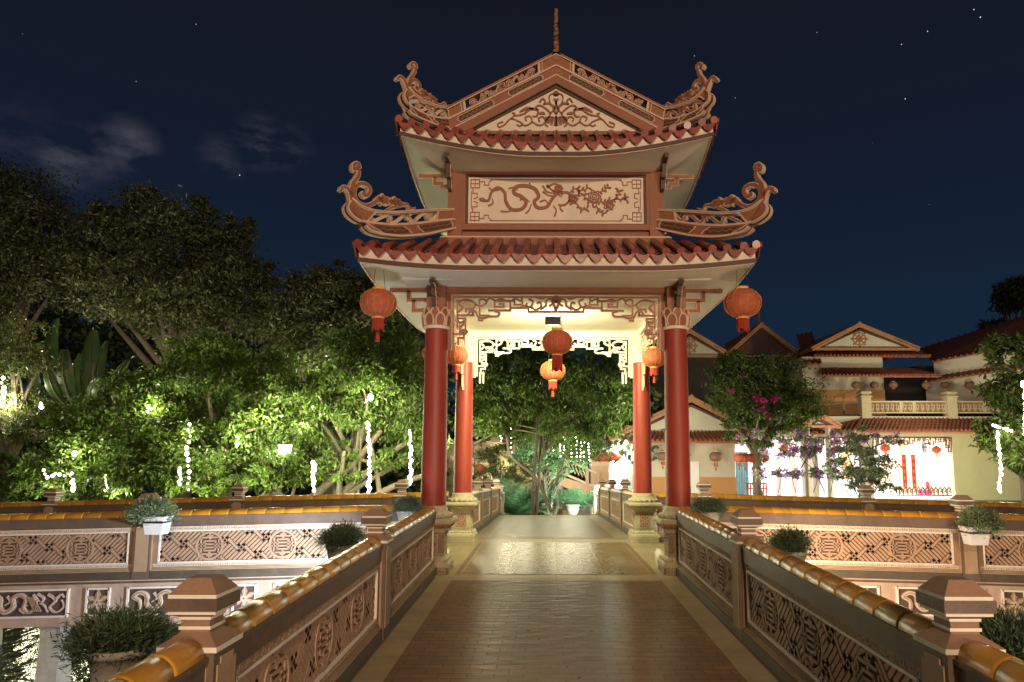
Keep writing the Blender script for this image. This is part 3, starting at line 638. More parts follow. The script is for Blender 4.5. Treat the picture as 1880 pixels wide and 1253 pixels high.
# hanging fretwork, drawn for the left half and mirrored
def Z4(x, y): return ((740+x/3.1327), (500+y/3.1327))
def fretwork(y, m, me, name):
    p0 = W(*Z4(290, 105), 0)
    sc_ = 1.0
    def g(pts, s):
        out = []
        for a, b in pts:
            p = W(*Z4(a, b), 0); u = p.x+CXF; out.append((s*u*UF, p.z+DZ))
        return out
    ctr = W(*Z4(889, 105), 0); CXF = -ctr.x; left = W(*Z4(290, 105), 0).x-ctr.x; UF = 1.44/abs(left); DZ = ZB-.085-W(*Z4(889, 112), 0).z
    lines = [([(312, 420), (312, 128), (889, 128)], .016), ([(290, 430), (290, 103), (889, 103)], .05),
        ([(335, 310), (335, 150), (400, 150)], .016), ([(335, 232), (425, 232), (425, 196), (384, 196), (384, 214)], .018),
        ([(460, 150), (460, 234), (520, 234)], .016), ([(455, 238), (455, 262), (480, 262)], .014),
        ([(508, 204), (632, 204), (632, 150), (545, 150), (545, 184), (596, 184), (596, 168), (566, 168)], .020),
        ([(632, 190), (735, 190), (735, 212), (889, 212)], .018), ([(655, 128), (655, 172), (700, 172), (700, 150)], .016), ([(640, 150), (660, 150)], .016),
        ([(335, 250), (380, 250), (380, 330), (350, 330), (350, 300)], .016), ([(312, 340), (372, 340), (372, 362), (340, 362), (340, 405)], .016), ([(420, 212), (420, 236)], .014)]
    curves = [([(340, 215), (365, 190), (345, 165), (375, 145), (410, 150), (438, 170), (425, 195)], .022), ([(438, 170), (470, 180), (500, 160), (480, 140), (455, 150)], .020), ([(395, 232), (415, 205), (440, 215), (450, 240), (480, 250), (510, 240), (560, 238), (570, 218), (545, 210)], .020),
        ([(500, 150), (520, 135), (550, 150), (580, 140), (610, 152)], .020), ([(735, 140), (760, 155), (745, 185), (722, 178), (728, 162)], .018), ([(745, 185), (775, 200), (805, 185), (800, 160), (780, 165)], .020),
        ([(800, 200), (830, 180), (835, 150), (860, 140), (870, 165), (850, 180)], .022), ([(780, 130), (810, 140), (830, 130)], .018), ([(889, 122), (872, 150), (880, 180), (889, 205)], .030),
        ([(335, 255), (350, 275), (372, 268), (365, 290), (345, 300)], .022), ([(350, 330), (372, 318), (390, 325), (378, 345)], .018), ([(640, 150), (665, 140), (690, 150), (700, 135)], .016), ([(690, 190), (712, 178), (735, 190)], .016)]
    b = MB(); fr = Fr((0, y, 0), (1, 0, 0), (0, 0, 1), (0, -1, 0))
    for s in (-1, 1):
        for pts, w in lines: b.rib2(g(pts, s if s < 0 else -s*-1) if False else [(q[0]*(1 if s < 0 else -1), q[1]) for q in g(pts, 1)], w, -.02, .02, fr, m, me, .006)
        for pts, w in curves: b.rib2([(q[0]*(1 if s < 0 else -1), q[1]) for q in cat([(*k, 0) for k in g(pts, 1)], 5)], w, -.018, .026, fr, m, me, .005)
        if y > 1:
            for q in (-1.26, -1.32): b.rib([(q*s*-1, ZB-.74), (q*s*-1, ZB-.95)], .03, -.02, .02, fr, m)
    for k in range(5): b.rib([(0, ZB-.20+.0*k), (.07*math.sin((k-2)*.7), ZB-.20+.09*math.cos((k-2)*.7))], .022, .0, .034, fr, m)
    b.obj(name, PAV)
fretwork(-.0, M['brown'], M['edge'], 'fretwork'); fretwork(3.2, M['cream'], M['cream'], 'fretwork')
for x in (-1.6, 1.6):                                # the side fretworks, seen edge-on
    b = MB(); fr = Fr((x, 0, 0), (0, 1, 0), (0, 0, 1), (1, 0, 0))
    for s in (0, 1):
        def h(pts): return [((u if s == 0 else 3.2-u), ZB-.085-v) for u, v in pts]
        for pts, w in (([(.16, 1.0), (.16, .03), (1.6, .03)], .022), ([(.22, .9), (.22, .08), (.5, .08)], .016), ([(.22, .42), (.52, .42), (.52, .28), (.36, .28)], .018), ([(.60, .1), (.60, .4), (.8, .4)], .018), ([(.7, .1), (1.0, .1), (1.0, .3), (.78, .3), (.78, .2)], .018), ([(1.0, .26), (1.3, .26), (1.3, .34), (1.6, .34)], .018), ([(.22, .5), (.36, .5), (.36, .72), (.26, .72), (.26, .95)], .018)):
            b.rib2(h(pts), w, -.02, .02, fr, M['brown'], M['edge'], .006)
        for pts, w in (([(.25, .35), (.35, .2), (.3, .12), (.45, .1), (.56, .2)], .022), ([(1.1, .1), (1.2, .2), (1.3, .1), (1.4, .22), (1.5, .08)], .022), ([(.25, .55), (.32, .62), (.27, .68)], .022)): b.rib2(cat([(*q, 0) for q in h(pts)], 5), w, -.02, .026, fr, M['brown'], M['edge'], .005)
    b.obj('fretwork', PAV)

# ---- roofs
class Roof:
    def __init__(s, E, inner, ze, lift, zi, soff_in, soff_z, p=2.6, t0=.35, bend=1.2, hi=None):
        s.E, s.I, s.ze0, s.lift, s.zi, s.si, s.sz, s.p, s.t0, s.bend = E, inner, ze, lift, zi, soff_in, soff_z, p, t0, bend
    def ze(s, a):
        t = max(0, abs(a)/s.E-s.t0)/(1-s.t0); return s.ze0+s.lift*t**s.p
    def pt(s, a, q, dz=0):                           # a along the eave, q = 0 eave .. 1 inner
        run = s.E-s.I; z = s.ze(a)*(1-q**s.bend)+(s.zi)*(q**s.bend)
        return Vector((CX+a, CY-s.E+run*q, z+dz))
    def qmax(s, a): return 1 if abs(a) <= s.I else max(0, (s.E-abs(a))/(s.E-s.I))
def roof_tiles(R, name, pitch):
    b = MB(); jr = random.Random(17)
    for k in range(4):
        n = int(2*R.E/pitch); st = 2*R.E/n
        for j in range(n):                           # dished pans between the ridges, laid in courses
            a0, a1 = -R.E+j*st, -R.E+(j+1)*st; am = (a0+a1)/2; qm = max(R.qmax(am), .04)
            nq = max(1, int(qm*7))
            for c in range(nq):
                q0, q1 = qm*c/nq, qm*(c+1)/nq
                rows = []
                for q, dz in ((q0, .018), (q1, .0)):
                    rows.append([rot4(R.pt(a0+(a1-a0)*t, q, dz-.035*math.sin(PI*t)), k) for t in (0, .25, .5, .75, 1)])
                b.grid(rows, M['tile_pan'], False)
                b.add([rot4(R.pt(a0+(a1-a0)*t, q0, .018-.035*math.sin(PI*t)+e), k) for e in (0, -.02) for t in (0, .5, 1)], [(0, 1, 4, 3), (1, 2, 5, 4)], M['tile_pan'])
            # heart-shaped drip tile on the eave
            cpt = R.pt(am, 0); f = Fr(rot4(cpt+Vector((0, -.012, .01)), k), rot4((1, 0, 0), k)-rot4((0, 0, 0), k), (0, 0, 1), rot4((0, -1, 0), k)-rot4((0, 0, 0), k))
            sl = (R.ze(am+.05)-R.ze(am-.05))/.1; f.U = f.U+Vector((0, 0, 1))*sl
            hw = st*.47*jr.uniform(.95, 1.03); f.O = f.O+Vector((0, 0, jr.uniform(-.007, .007))); f.U = f.U+Vector((0, 0, jr.uniform(-.05, .05)))
            b.prism([(-hw, .02), (-hw*.98, -.02), (-hw*.62, -.075), (-hw*.2, -.108), (0, -.116), (hw*.2, -.108), (hw*.62, -.075), (hw*.98, -.02), (hw, .02), (hw*.5, -.012), (0, -.022), (-hw*.5, -.012)], 0, .016, f, M['tile_red'])
        for j in range(n+1):
            a = -R.E+j*st
            a = max(-R.E+.03, min(R.E-.03, a)); qm = R.qmax(a)
            if qm < .05: qm = .05
            m_ = max(2, int(qm*6)); ja, jz = jr.uniform(-.008, .008), jr.uniform(-.005, .006); pts = [rot4(R.pt(a, qm*i/m_, .032+jz)+Vector((ja, -.02+jr.uniform(-.006, .006) if i == 0 else 0, 0)), k) for i in range(m_+1)]
            b.tube(pts, [.047+(.004 if i % 2 else -.001) for i in range(m_+1)], M['tile_red'], 10, True)
            e0, e1 = pts[0], pts[0]+(pts[0]-pts[1]).normalized()*.02
            b.tube([e0, e1], [.053, .050], M['tile_red'], 12, False)
    return b.obj(name, PAV)
def roof_under(R, name, h1=.13, h2=.055):
    b = MB(); e = MB(); nn = 28
    for k in range(4):
        A = [-R.E+2*R.E*i/nn for i in range(nn+1)]
        def q(a, off, dz): return rot4(Vector((CX+a*(R.E-off)/R.E, CY-R.E+off, R.ze(a)+dz)), k)
        top, b1, b2, b3 = [q(a, .03, .0) for a in A], [q(a, .03, -h1) for a in A], [q(a, .03, -h1-h2) for a in A], [q(a, .03, -h1-h2-.018) for a in A]
        b.grid([top, b1], M['cream'], False)
        e.grid([[q(a, .018, -h1-.002) for a in A], [q(a, .018, -h1-h2) for a in A]], M['brown_dark'], False)
        e.grid([[q(a, .018, -h1-h2) for a in A], [q(a, .05, -h1-h2-.006) for a in A]], M['brown_dark'], False)
        b.grid([b1, b2], M['cream'], False)
        b.tube([q(a, .045, -h1-h2-.004) for a in A], .013, M['edge'], 6, True)
        rows = []
        for i in range(7):
            t = i/6; row = []
            for a in A:
                y = -R.E+.05+(R.E-.05-R.si)*t; ax = a*(abs(y)/R.E); z0 = R.ze(a)-h1-h2-.004
                row.append(rot4(Vector((CX+ax, CY+y, z0*(1-t)**1.5+R.sz*(1-(1-t)**1.5))), k))
            rows.append(row)
        b.grid(rows, M['soffit'], True)
    o = b.obj(name, PAV); e.obj('eave_line', o)
cz = lambda px, py, Y: W(px, py, Y).z
E1 = 2.47; y1 = CY-E1
zmid1 = cz(1020, 468, y1); zcor1 = cz(663, 452, y1)   # tile line in the middle and at the corner
R1 = Roof(E1, 1.5, zmid1, zcor1-zmid1, cz(1028, 446, .1), 1.62, ZB, p=1.7, t0=.45, bend=.95)
E2 = 2.09; y2 = CY-E2
zmid2 = cz(1030, 262, y2); zcor2 = cz(742, 224, y2)
zg = cz(1030, 247, .02)                               # foot of the pediment
R2 = Roof(E2, 1.5, zmid2, zcor2-zmid2, zg+.03, 1.5, cz(1028, 316, .1), p=1.6, t0=.15, bend=.9)
roof_tiles(R1, 'lower_roof', .19); roof_under(R1, 'lower_eave')
roof_tiles(R2, 'upper_roof', .19); roof_under(R2, 'upper_eave', .115, .05)
print('ROOF', zmid1, zcor1, R1.zi, zmid2, zcor2, zg)

# ---- upper storey: body, corner posts, relief panels
zu0, zu1 = R1.zi-.05, R2.sz+.02
b = MB(); b.box(-1.42, 1.42, .18, 3.02, zu0, zu1, M['brown']); b.obj('upper_body', PAV)
for sx in (-1, 1):
    for sy in (-1, 1):
        b = MB(); b.box(CX+sx*1.5-(.2 if sx > 0 else 0), CX+sx*1.5+(.2 if sx < 0 else 0), CY+sy*1.5-(.2 if sy > 0 else 0), CY+sy*1.5+(.2 if sy < 0 else 0), zu0, zu1, M['brown']); b.obj('upper_post', PAV)
b = MB()                                             # sill moulding over the lower tiles
for k in range(4):
    fr = Fr(rot4((0, CY-1.5, R1.zi), k), rot4((1, 0, 0), k)-rot4((0, 0, 0), k), (0, 0, 1), rot4((0, -1, 0), k)-rot4((0, 0, 0), k))
    b.box(-1.56, 1.56, -.06, .055, -.05, .075, M['brown'], fr=fr); b.tube([fr.p(-1.56, .055, .075), fr.p(1.56, .055, .075)], .016, M['edge'], 8)
    b.tube([fr.p(-1.24, .33, 0), fr.p(1.24, .33, 0)], .001, M['edge'], 4)
b.obj('sill', PAV)
def Z1(x, y): return (700+x/2.848, y/2.848)
YP = .155
def pp(pts, Y=YP): 
    out = []
    for a, c in pts:
        p = W(*Z1(a, c), Y); out.append((p.x, p.z, 0))
    return out
mid = pp([(928, 900)])[0][0]
b = MB(); fr = Fr((-mid, YP, 0), (1, 0, 0), (0, 0, 1), (0, -1, 0))
tl = pp([(470, 930)])[0]; br_ = pp([(1385, 1172)])[0]; hw = (br_[0]-tl[0])/2; z1_, z0_ = tl[1], br_[1]; fr0 = Fr((0, YP, 0), (1, 0, 0), (0, 0, 1), (0, -1, 0))
b.box(-hw, hw, z0_, z1_, -.02, .010, M['cream'], fr=fr0)
b.rib([(-hw-.02, z0_-.02), (hw+.02, z0_-.02), (hw+.02, z1_+.02), (-hw-.02, z1_+.02)], .032, -.01, .02, fr0, M['brown_dark'], closed=True)
b.rib([(-hw-.075, z0_-.06), (hw+.075, z0_-.06), (hw+.075, z1_+.07), (-hw-.075, z1_+.07)], .08, -.02, .045, fr0, M['brown'], closed=True)
i_ = .045
b.rib([(-hw+i_, z0_+.2), (-hw+i_, z1_-.2)], .010, .008, .018, fr0, M['brown']); b.rib([(hw-i_, z0_+.2), (hw-i_, z1_-.2)], .010, .008, .018, fr0, M['brown'])
b.rib([(-hw+.3, z1_-i_+.01), (hw-.3, z1_-i_+.01)], .010, .008, .018, fr0, M['brown']); b.rib([(-hw+.3, z0_+i_-.01), (hw-.3, z0_+i_-.01)], .010, .008, .018, fr0, M['brown'])
for sx in (-1, 1):                                    # corner key frets
    for sz in (-1, 1):
        ox, oz = sx*(hw-.035), (z1_-.035 if sz > 0 else z0_+.035)
        def K(pts): return [(ox-sx*u, oz-sz*v) for u, v in pts]
        b.rib(K([(0, .12), (0, 0), (.12, 0), (.12, .12)]), .011, .008, .02, fr0, M['brown'], closed=True)
        b.rib(K([(0, .06), (.12, .06)]), .009, .008, .02, fr0, M['brown']); b.rib(K([(.06, 0), (.06, .12)]), .009, .008, .02, fr0, M['brown'])
        b.rib(K([(.12, .03), (.19, .03), (.19, .08), (.25, .08), (.25, .04), (.30, .0)]), .011, .008, .02, fr0, M['brown'])
        b.rib(K([(.03, .12), (.03, .20), (.09, .20), (.09, .26), (.04, .28)]), .011, .008, .02, fr0, M['brown'])
panel_ = b.obj('relief_panel', PAV)
d = MB(); mr_ = M['brown']
def cur(mb, pts, w, n=.022, tp=None, f=None, k=7): mb.rib([(p.x, p.y) for p in cat(pp(pts), k)], w, .006, n, f or fr, mr_, tp)
sw = lambda t: .35+1.0*math.sin(PI*min(1, .12+t*.8))
cur(d, [(530, 1050), (575, 1052), (592, 1010), (625, 985), (660, 1010), (668, 1060), (700, 1100), (752, 1095), (772, 1060), (745, 1030), (712, 1015), (715, 985), (760, 975), (815, 990), (838, 1030), (815, 1060), (835, 1090), (880, 1085), (905, 1050), (930, 1020), (985, 1010), (1005, 1040), (975, 1075), (940, 1075)], .038, .026, sw)
for pts, w in (([(580, 985), (600, 1000), (640, 995)], .02), ([(575, 1080), (600, 1065), (595, 1040)], .02), ([(640, 1108), (680, 1110), (715, 1095)], .022), ([(680, 990), (705, 985), (730, 1000)], .02), ([(790, 960), (800, 985), (830, 990)], .02), ([(770, 1120), (790, 1100), (800, 1070)], .022), ([(860, 975), (880, 1005), (920, 1015)], .026), ([(880, 970), (905, 995), (935, 1010)], .026), ([(860, 1005), (890, 1025), (930, 1030)], .024), ([(920, 1135), (930, 1105), (915, 1080)], .022), ([(965, 1110), (950, 1090), (970, 1070)], .022), ([(880, 985), (920, 965), (960, 985), (945, 1005)], .026), ([(910, 1000), (960, 1035)], .02), ([(920, 985), (965, 1025)], .02), ([(560, 1050), (545, 1040), (525, 1045)], .018), ([(740, 1050), (765, 1040), (790, 1060)], .022), ([(845, 1060), (870, 1050), (885, 1065)], .022), ([(1000, 1075), (1020, 1060), (1040, 1075)], .020)): cur(d, pts, w, .024, lambda t: 1.1-.6*t)
for (cx_, cy_, r) in ((1018, 1045, 24), (1128, 1032, 32), (1205, 1078, 26), (943, 990, 20)):    # roses
    cur(d, spiral(cx_, cy_, 3, r*.8, 0, 2.2, 22), .014, .028)
    for k in range(7):
        a = k*2*PI/7; cur(d, [(cx_+r*.8*math.cos(a-.4), cy_+r*.8*math.sin(a-.4)), (cx_+r*1.1*math.cos(a), cy_+r*1.1*math.sin(a)), (cx_+r*.8*math.cos(a+.4), cy_+r*.8*math.sin(a+.4))], .014, .026, k=4)
rr = random.Random(3)
for st_ in ([(1030, 1030), (1060, 1015), (1090, 1045), (1120, 1065), (1160, 1060), (1190, 1060), (1240, 1045), (1300, 1050)], [(1000, 1010), (1030, 990), (1060, 1000), (1100, 985)], [(1150, 1010), (1180, 1000), (1200, 980)], [(1230, 1050), (1255, 1020), (1258, 1000)], [(1040, 1070), (1060, 1100), (1090, 1095)], [(1140, 1070), (1150, 1105), (1180, 1120)], [(1270, 1040), (1295, 1030)]):
    cur(d, st_, .016, .02)
    c_ = cat([(*p, 0) for p in st_], 3)
    for i in range(1, len(c_), 1):
        q = c_[i]; t = (c_[i]-c_[i-1]).normalized(); sgn = 1 if i % 2 else -1; a = math.atan2(t.y, t.x)+sgn*(.8+rr.random()*.4); l = 15+rr.random()*10
        e_ = (q.x+l*math.cos(a), q.y+l*math.sin(a)); mdl = (q.x+l*.55*math.cos(a), q.y+l*.55*math.sin(a))
        cur(d, [(q.x, q.y), mdl, e_], .024, .022, lambda t: .25+math.sin(PI*min(1, t*.95+.03)), k=4)
d.obj('dragon_relief', panel_)
for k in (1, 2, 3):                                   # plainer panels on the other faces
    b = MB(); ff = Fr(rot4((0, YP, 0), k), rot4((1, 0, 0), k)-rot4((0, 0, 0), k), (0, 0, 1), rot4((0, -1, 0), k)-rot4((0, 0, 0), k))
    b.box(-hw, hw, z0_, z1_, -.02, .010, M['cream'], fr=ff); b.rib([(-hw-.02, z0_-.02), (hw+.02, z0_-.02), (hw+.02, z1_+.02), (-hw-.02, z1_+.02)], .032, -.01, .02, ff, M['brown_dark'], closed=True)
    dragon_field(b, ff, 0, (z0_+z1_)/2, hw*1.6, (z1_-z0_)*.8, M['brown'], M['brown'])
    b.obj('relief_panel', PAV)
zbk = zu1-.02
for sx in (-1, 1):
    for sy in (-1, 1):
        for ax in (0, 1):
            b = MB()
            if ax == 0: fr_ = Fr((sx*1.5, CY+sy*1.5-sy*.1, zbk-.0), (sx, 0, 0), (0, 0, 1), (0, -1, 0)); mm = M['brown']
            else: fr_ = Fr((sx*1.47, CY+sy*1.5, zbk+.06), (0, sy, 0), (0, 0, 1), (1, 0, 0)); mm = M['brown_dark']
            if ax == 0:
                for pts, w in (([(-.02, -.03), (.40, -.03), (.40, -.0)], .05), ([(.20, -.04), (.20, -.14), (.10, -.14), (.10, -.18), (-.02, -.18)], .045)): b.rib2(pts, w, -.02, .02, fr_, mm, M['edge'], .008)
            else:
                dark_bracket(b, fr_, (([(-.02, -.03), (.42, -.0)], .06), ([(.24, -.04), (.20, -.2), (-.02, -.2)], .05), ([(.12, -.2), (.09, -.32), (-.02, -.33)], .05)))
            b.obj('bracket', PAV)

# ---- gable: pediment, rakes, ridge band with scrollwork
GY = .02
def gp(pts, Y=GY): return pp(pts, Y)
ap = gp([(936, 400)])[0]; ux = ap[0]                  # axis of the gable
half = abs(gp([(375, 625)])[0][0]-ux)
def GL(pts): return [(abs(p[0]-ux), p[1]) for p in gp(pts)]   # left-half outline as distances from the axis
ridge_top = GL([(936, 285), (365, 575)]); ridge_bot = GL([(936, 350), (375, 632)])
band2 = GL([(936, 402), (380, 690)]); rake = GL([(936, 447), (478, 692)]); tri = GL([(936, 466), (500, 690)])
zf_ = tri[1][1]
for back in (0, 1):
    fr = Fr((0, GY, 0), (1, 0, 0), (0, 0, 1), (0, -1, 0)) if not back else Fr((0, 2*CY-GY, 0), (-1, 0, 0), (0, 0, 1), (0, 1, 0))
    b = MB(); b.prism([(-rake[1][0]-.1, zf_-.03), (rake[1][0]+.1, zf_-.03), (0, rake[0][1]+.03)], -.10, .0, fr, M['cream']); 
    b.rib([(-R2.I-.02, zf_-.035), (R2.I+.02, zf_-.035)], .05, -.05, .05, fr, M['brown'])
    pedi = b.obj('pediment', PAV)
    b = MB()
    for s in (-1, 1):
        def sg(*P): return [(s*u, v) for u, v in P]
        b.prism(sg(rake[0], (0, band2[0][1]), band2[1], rake[1]), -.06, .05, fr, M['brown'])
        b.prism(sg(tri[0], rake[0], rake[1], tri[1]), -.03, .022, fr, M['brown_dark'])
        b.prism(sg(band2[0], ridge_bot[0], ridge_bot[1], band2[1]), -.08, .035, fr, M['brown'])
        dvec = Vector((band2[1][0]-band2[0][0], band2[1][1]-band2[0][1])); L = dvec.length; dvec /= L; nv = Vector((-dvec.y, dvec.x))
        for (a0, a1) in ((.14, .43), (.60, .90)):       # sunk stippled fields
            o = Vector(band2[0]).lerp(Vector(ridge_bot[0]), .5); e_ = Vector(band2[1]).lerp(Vector(ridge_bot[1]), .5); A_, B_ = o.lerp(e_, a0), o.lerp(e_, a1)
            b.rib(sg(tuple(A_), tuple(B_)), .085, .03, .039, fr, M['fill_dark']); h_ = .045
            b.rib(sg(tuple(A_+nv*h_), tuple(B_+nv*h_)), .010, .03, .046, fr, M['edge']); b.rib(sg(tuple(A_-nv*h_), tuple(B_-nv*h_)), .010, .03, .046, fr, M['edge'])
            b.rib(sg(*[tuple(A_+nv*v+dvec*u) for u, v in ((0, h_), (-.03, 0), (0, -h_))]), .010, .03, .046, fr, M['edge']); b.rib(sg(*[tuple(B_+nv*v+dvec*u) for u, v in ((0, h_), (.03, 0), (0, -h_))]), .010, .03, .046, fr, M['edge'])
            c2 = [A_.lerp(B_, i/24)+nv*(.02*math.sin(i*1.9)) for i in range(1, 24)]; b.rib(sg(*[tuple(q) for q in c2]), .012, .036, .044, fr, M['brown'])
        b.rib(sg(ridge_bot[0], ridge_bot[1]), .022, -.02, .05, fr, M['edge']); b.rib(sg(band2[0], band2[1]), .016, .03, .058, fr, M['edge'])
        b.rib(sg(rake[0], rake[1]), .012, .03, .056, fr, M['brown_dark'])
    rk = b.obj('rake', PAV)
    b = MB()
    for s in (-1, 1):
        def lp(t, v): a_ = Vector(ridge_bot[0]).lerp(Vector(ridge_bot[1]), t); c_ = Vector(ridge_top[0]).lerp(Vector(ridge_top[1]), t); q = a_.lerp(c_, v); return (s*q.x, q.y)
        b.prism([lp(0, 0), lp(0, 1), lp(.155, 1), lp(.155, 0)], -.05, .02, fr, M['stipple']); b.prism([lp(.85, 0), lp(.85, 1), lp(1, 1), lp(1, 0)], -.05, .02, fr, M['stipple'])
        b.rib([lp(0, 1), lp(1, 1)], .045, -.06, .04, fr, M['brown']); b.rib([lp(0, .90), lp(1, .90)], .012, .0, .048, fr, M['edge']); b.rib([lp(0, 1.1), lp(1, 1.1)], .012, .0, .030, fr, M['edge'])
        b.rib([lp(0, .06), lp(1, .06)], .05, -.06, .035, fr, M['brown'])
        for t in (.16, .845): b.rib([lp(t, .05), lp(t, .95)], .030, -.05, .036, fr, M['edge'])
        for t in (.13, .875, .99): b.rib([lp(t, .05), lp(t, .95)], .010, -.05, .036, fr, M['edge'])
        n = 26; wv = [lp(.20+.60*i/n, .5+.30*math.sin(i*1.05)*(1 if i % 5 else .4)) for i in range(n+1)]
        b.rib2([(p.x, p.y) for p in cat([(*q, 0) for q in wv], 4)], .018, -.02, .022, fr, M['stone_lt'], M['edge'], .007)
        c0 = lp(.5, .5); r_ = .075
        for k in range(5): b.rib2([(c0[0]+.02*math.cos(k*1.257), c0[1]+.02*math.sin(k*1.257)), (c0[0]+r_*math.cos(k*1.257), c0[1]+r_*math.sin(k*1.257))], .035, -.02, .03, fr, M['brown'], M['edge'], .007)
        for t in (.24, .33, .42, .60, .68, .76):
            c0 = lp(t, .45); b.rib2([(q[0], q[1]) for q in spiral(c0[0], c0[1], .012, .055, t*20, 1.2, 12)], .016, -.018, .024, fr, M['brown'], M['edge'], .006)
    b.obj('scroll_ridge', rk)
    # scroll relief of the pediment
    d = MB()
    def sc2(pts, w, tp=None, n=.020):
        for s in (-1, 1): d.rib([(s*(p.x), p.y) for p in cat([(*q, 0) for q in GL2(pts)], 6)], w, -.004, n, fr, M['brown'], tp)
    def GL2(pts): return [((p[0]-ux)*-1, p[1]) for p in gp(pts)]
    tp = lambda t: .5+.8*math.sin(PI*t)
    sc2([(660, 640), (632, 652), (640, 668), (668, 655), (700, 625), (745, 640), (775, 660), (810, 640), (800, 612), (775, 618), (782, 636)], .018)
    sc2([(700, 625), (722, 600), (705, 595)], .018); sc2([(720, 610), (765, 600), (800, 575), (840, 580), (835, 610), (812, 612)], .026, tp)
    sc2([(745, 590), (785, 570), (820, 575)], .03, tp); sc2([(810, 640), (850, 660), (880, 640), (868, 615), (845, 622), (850, 640)], .020); sc2([(880, 640), (905, 600), (880, 570), (850, 555), (830, 565), (842, 580)], .022)
    sc2([(905, 600), (925, 570), (900, 545), (870, 550)], .024, tp); sc2([(850, 540), (865, 520), (880, 535), (870, 550)], .022); sc2([(905, 545), (900, 510), (915, 495), (936, 505)], .018); sc2([(936, 482), (925, 492), (936, 502)], .03)
    sc2([(925, 520), (936, 540), (928, 580), (936, 600)], .028); sc2([(895, 665), (880, 655), (890, 640)], .018)
    for k in range(5): a_ = -.15-k*.33; sc2([(936+18*math.sin(a_), 615-0*math.cos(a_)), (936+56*math.sin(a_), 615+46*math.cos(a_))], .024, lambda t: .5+.9*t)
    sc2([(936, 610), (936, 662)], .02); sc2([(880, 600), (860, 595), (850, 602)], .03, tp); sc2([(760, 655), (745, 662), (730, 655)], .02)
    d.obj('scroll_relief', pedi)
# main roof slopes running back from the gable, with tile ridges; ridge and spire
b = MB(); RT = band2[0][1]+.02; ex, ez = R2.E, R2.ze0
sl = [(0, RT), (band2[1][0]*.6, RT+(band2[1][1]-RT)*.6), (band2[1][0]-.03, band2[1][1]+.0), (1.78, R2.pt(0, .5).z)]
for s in (-1, 1):
    b.grid([[Vector((s*u, y, z)) for y in (GY+.05, 2*CY-GY-.05)] for u, z in sl[:3]], M['tile_pan'], False)
    n = 16
    for j in range(n+1):
        y = GY+.12+(2*CY-2*GY-.24)*j/n; b.tube([Vector((s*u, y, z+.03)) for u, z in sl[:3]], .047, M['tile_red'], 8)
b.obj('main_roof', PAV)
b = MB(); b.box(-.11, .11, GY-.03, 2*CY-GY+.03, RT-.05, ridge_top[0][1]-.06, M['brown']); b.tube([(0, GY-.04, ridge_top[0][1]-.05), (0, 2*CY-GY+.04, ridge_top[0][1]-.05)], .07, M['brown'], 10); b.obj('main_ridge', PAV)
sp0 = gp([(935, 292)])[0]; sp1 = gp([(938, 42)])[0]
b = MB(); zz = [sp0[1]-.06+(sp1[1]-sp0[1]+.06)*i/26 for i in range(27)]
b.tube([(0+.004*math.sin(i*2.1), GY+.03+.004*math.cos(i*1.7), z) for i, z in enumerate(zz)], [.050-.026*i/26+.004*(i % 2) for i in range(27)], M['stipple'], 8); b.obj('spire', PAV)

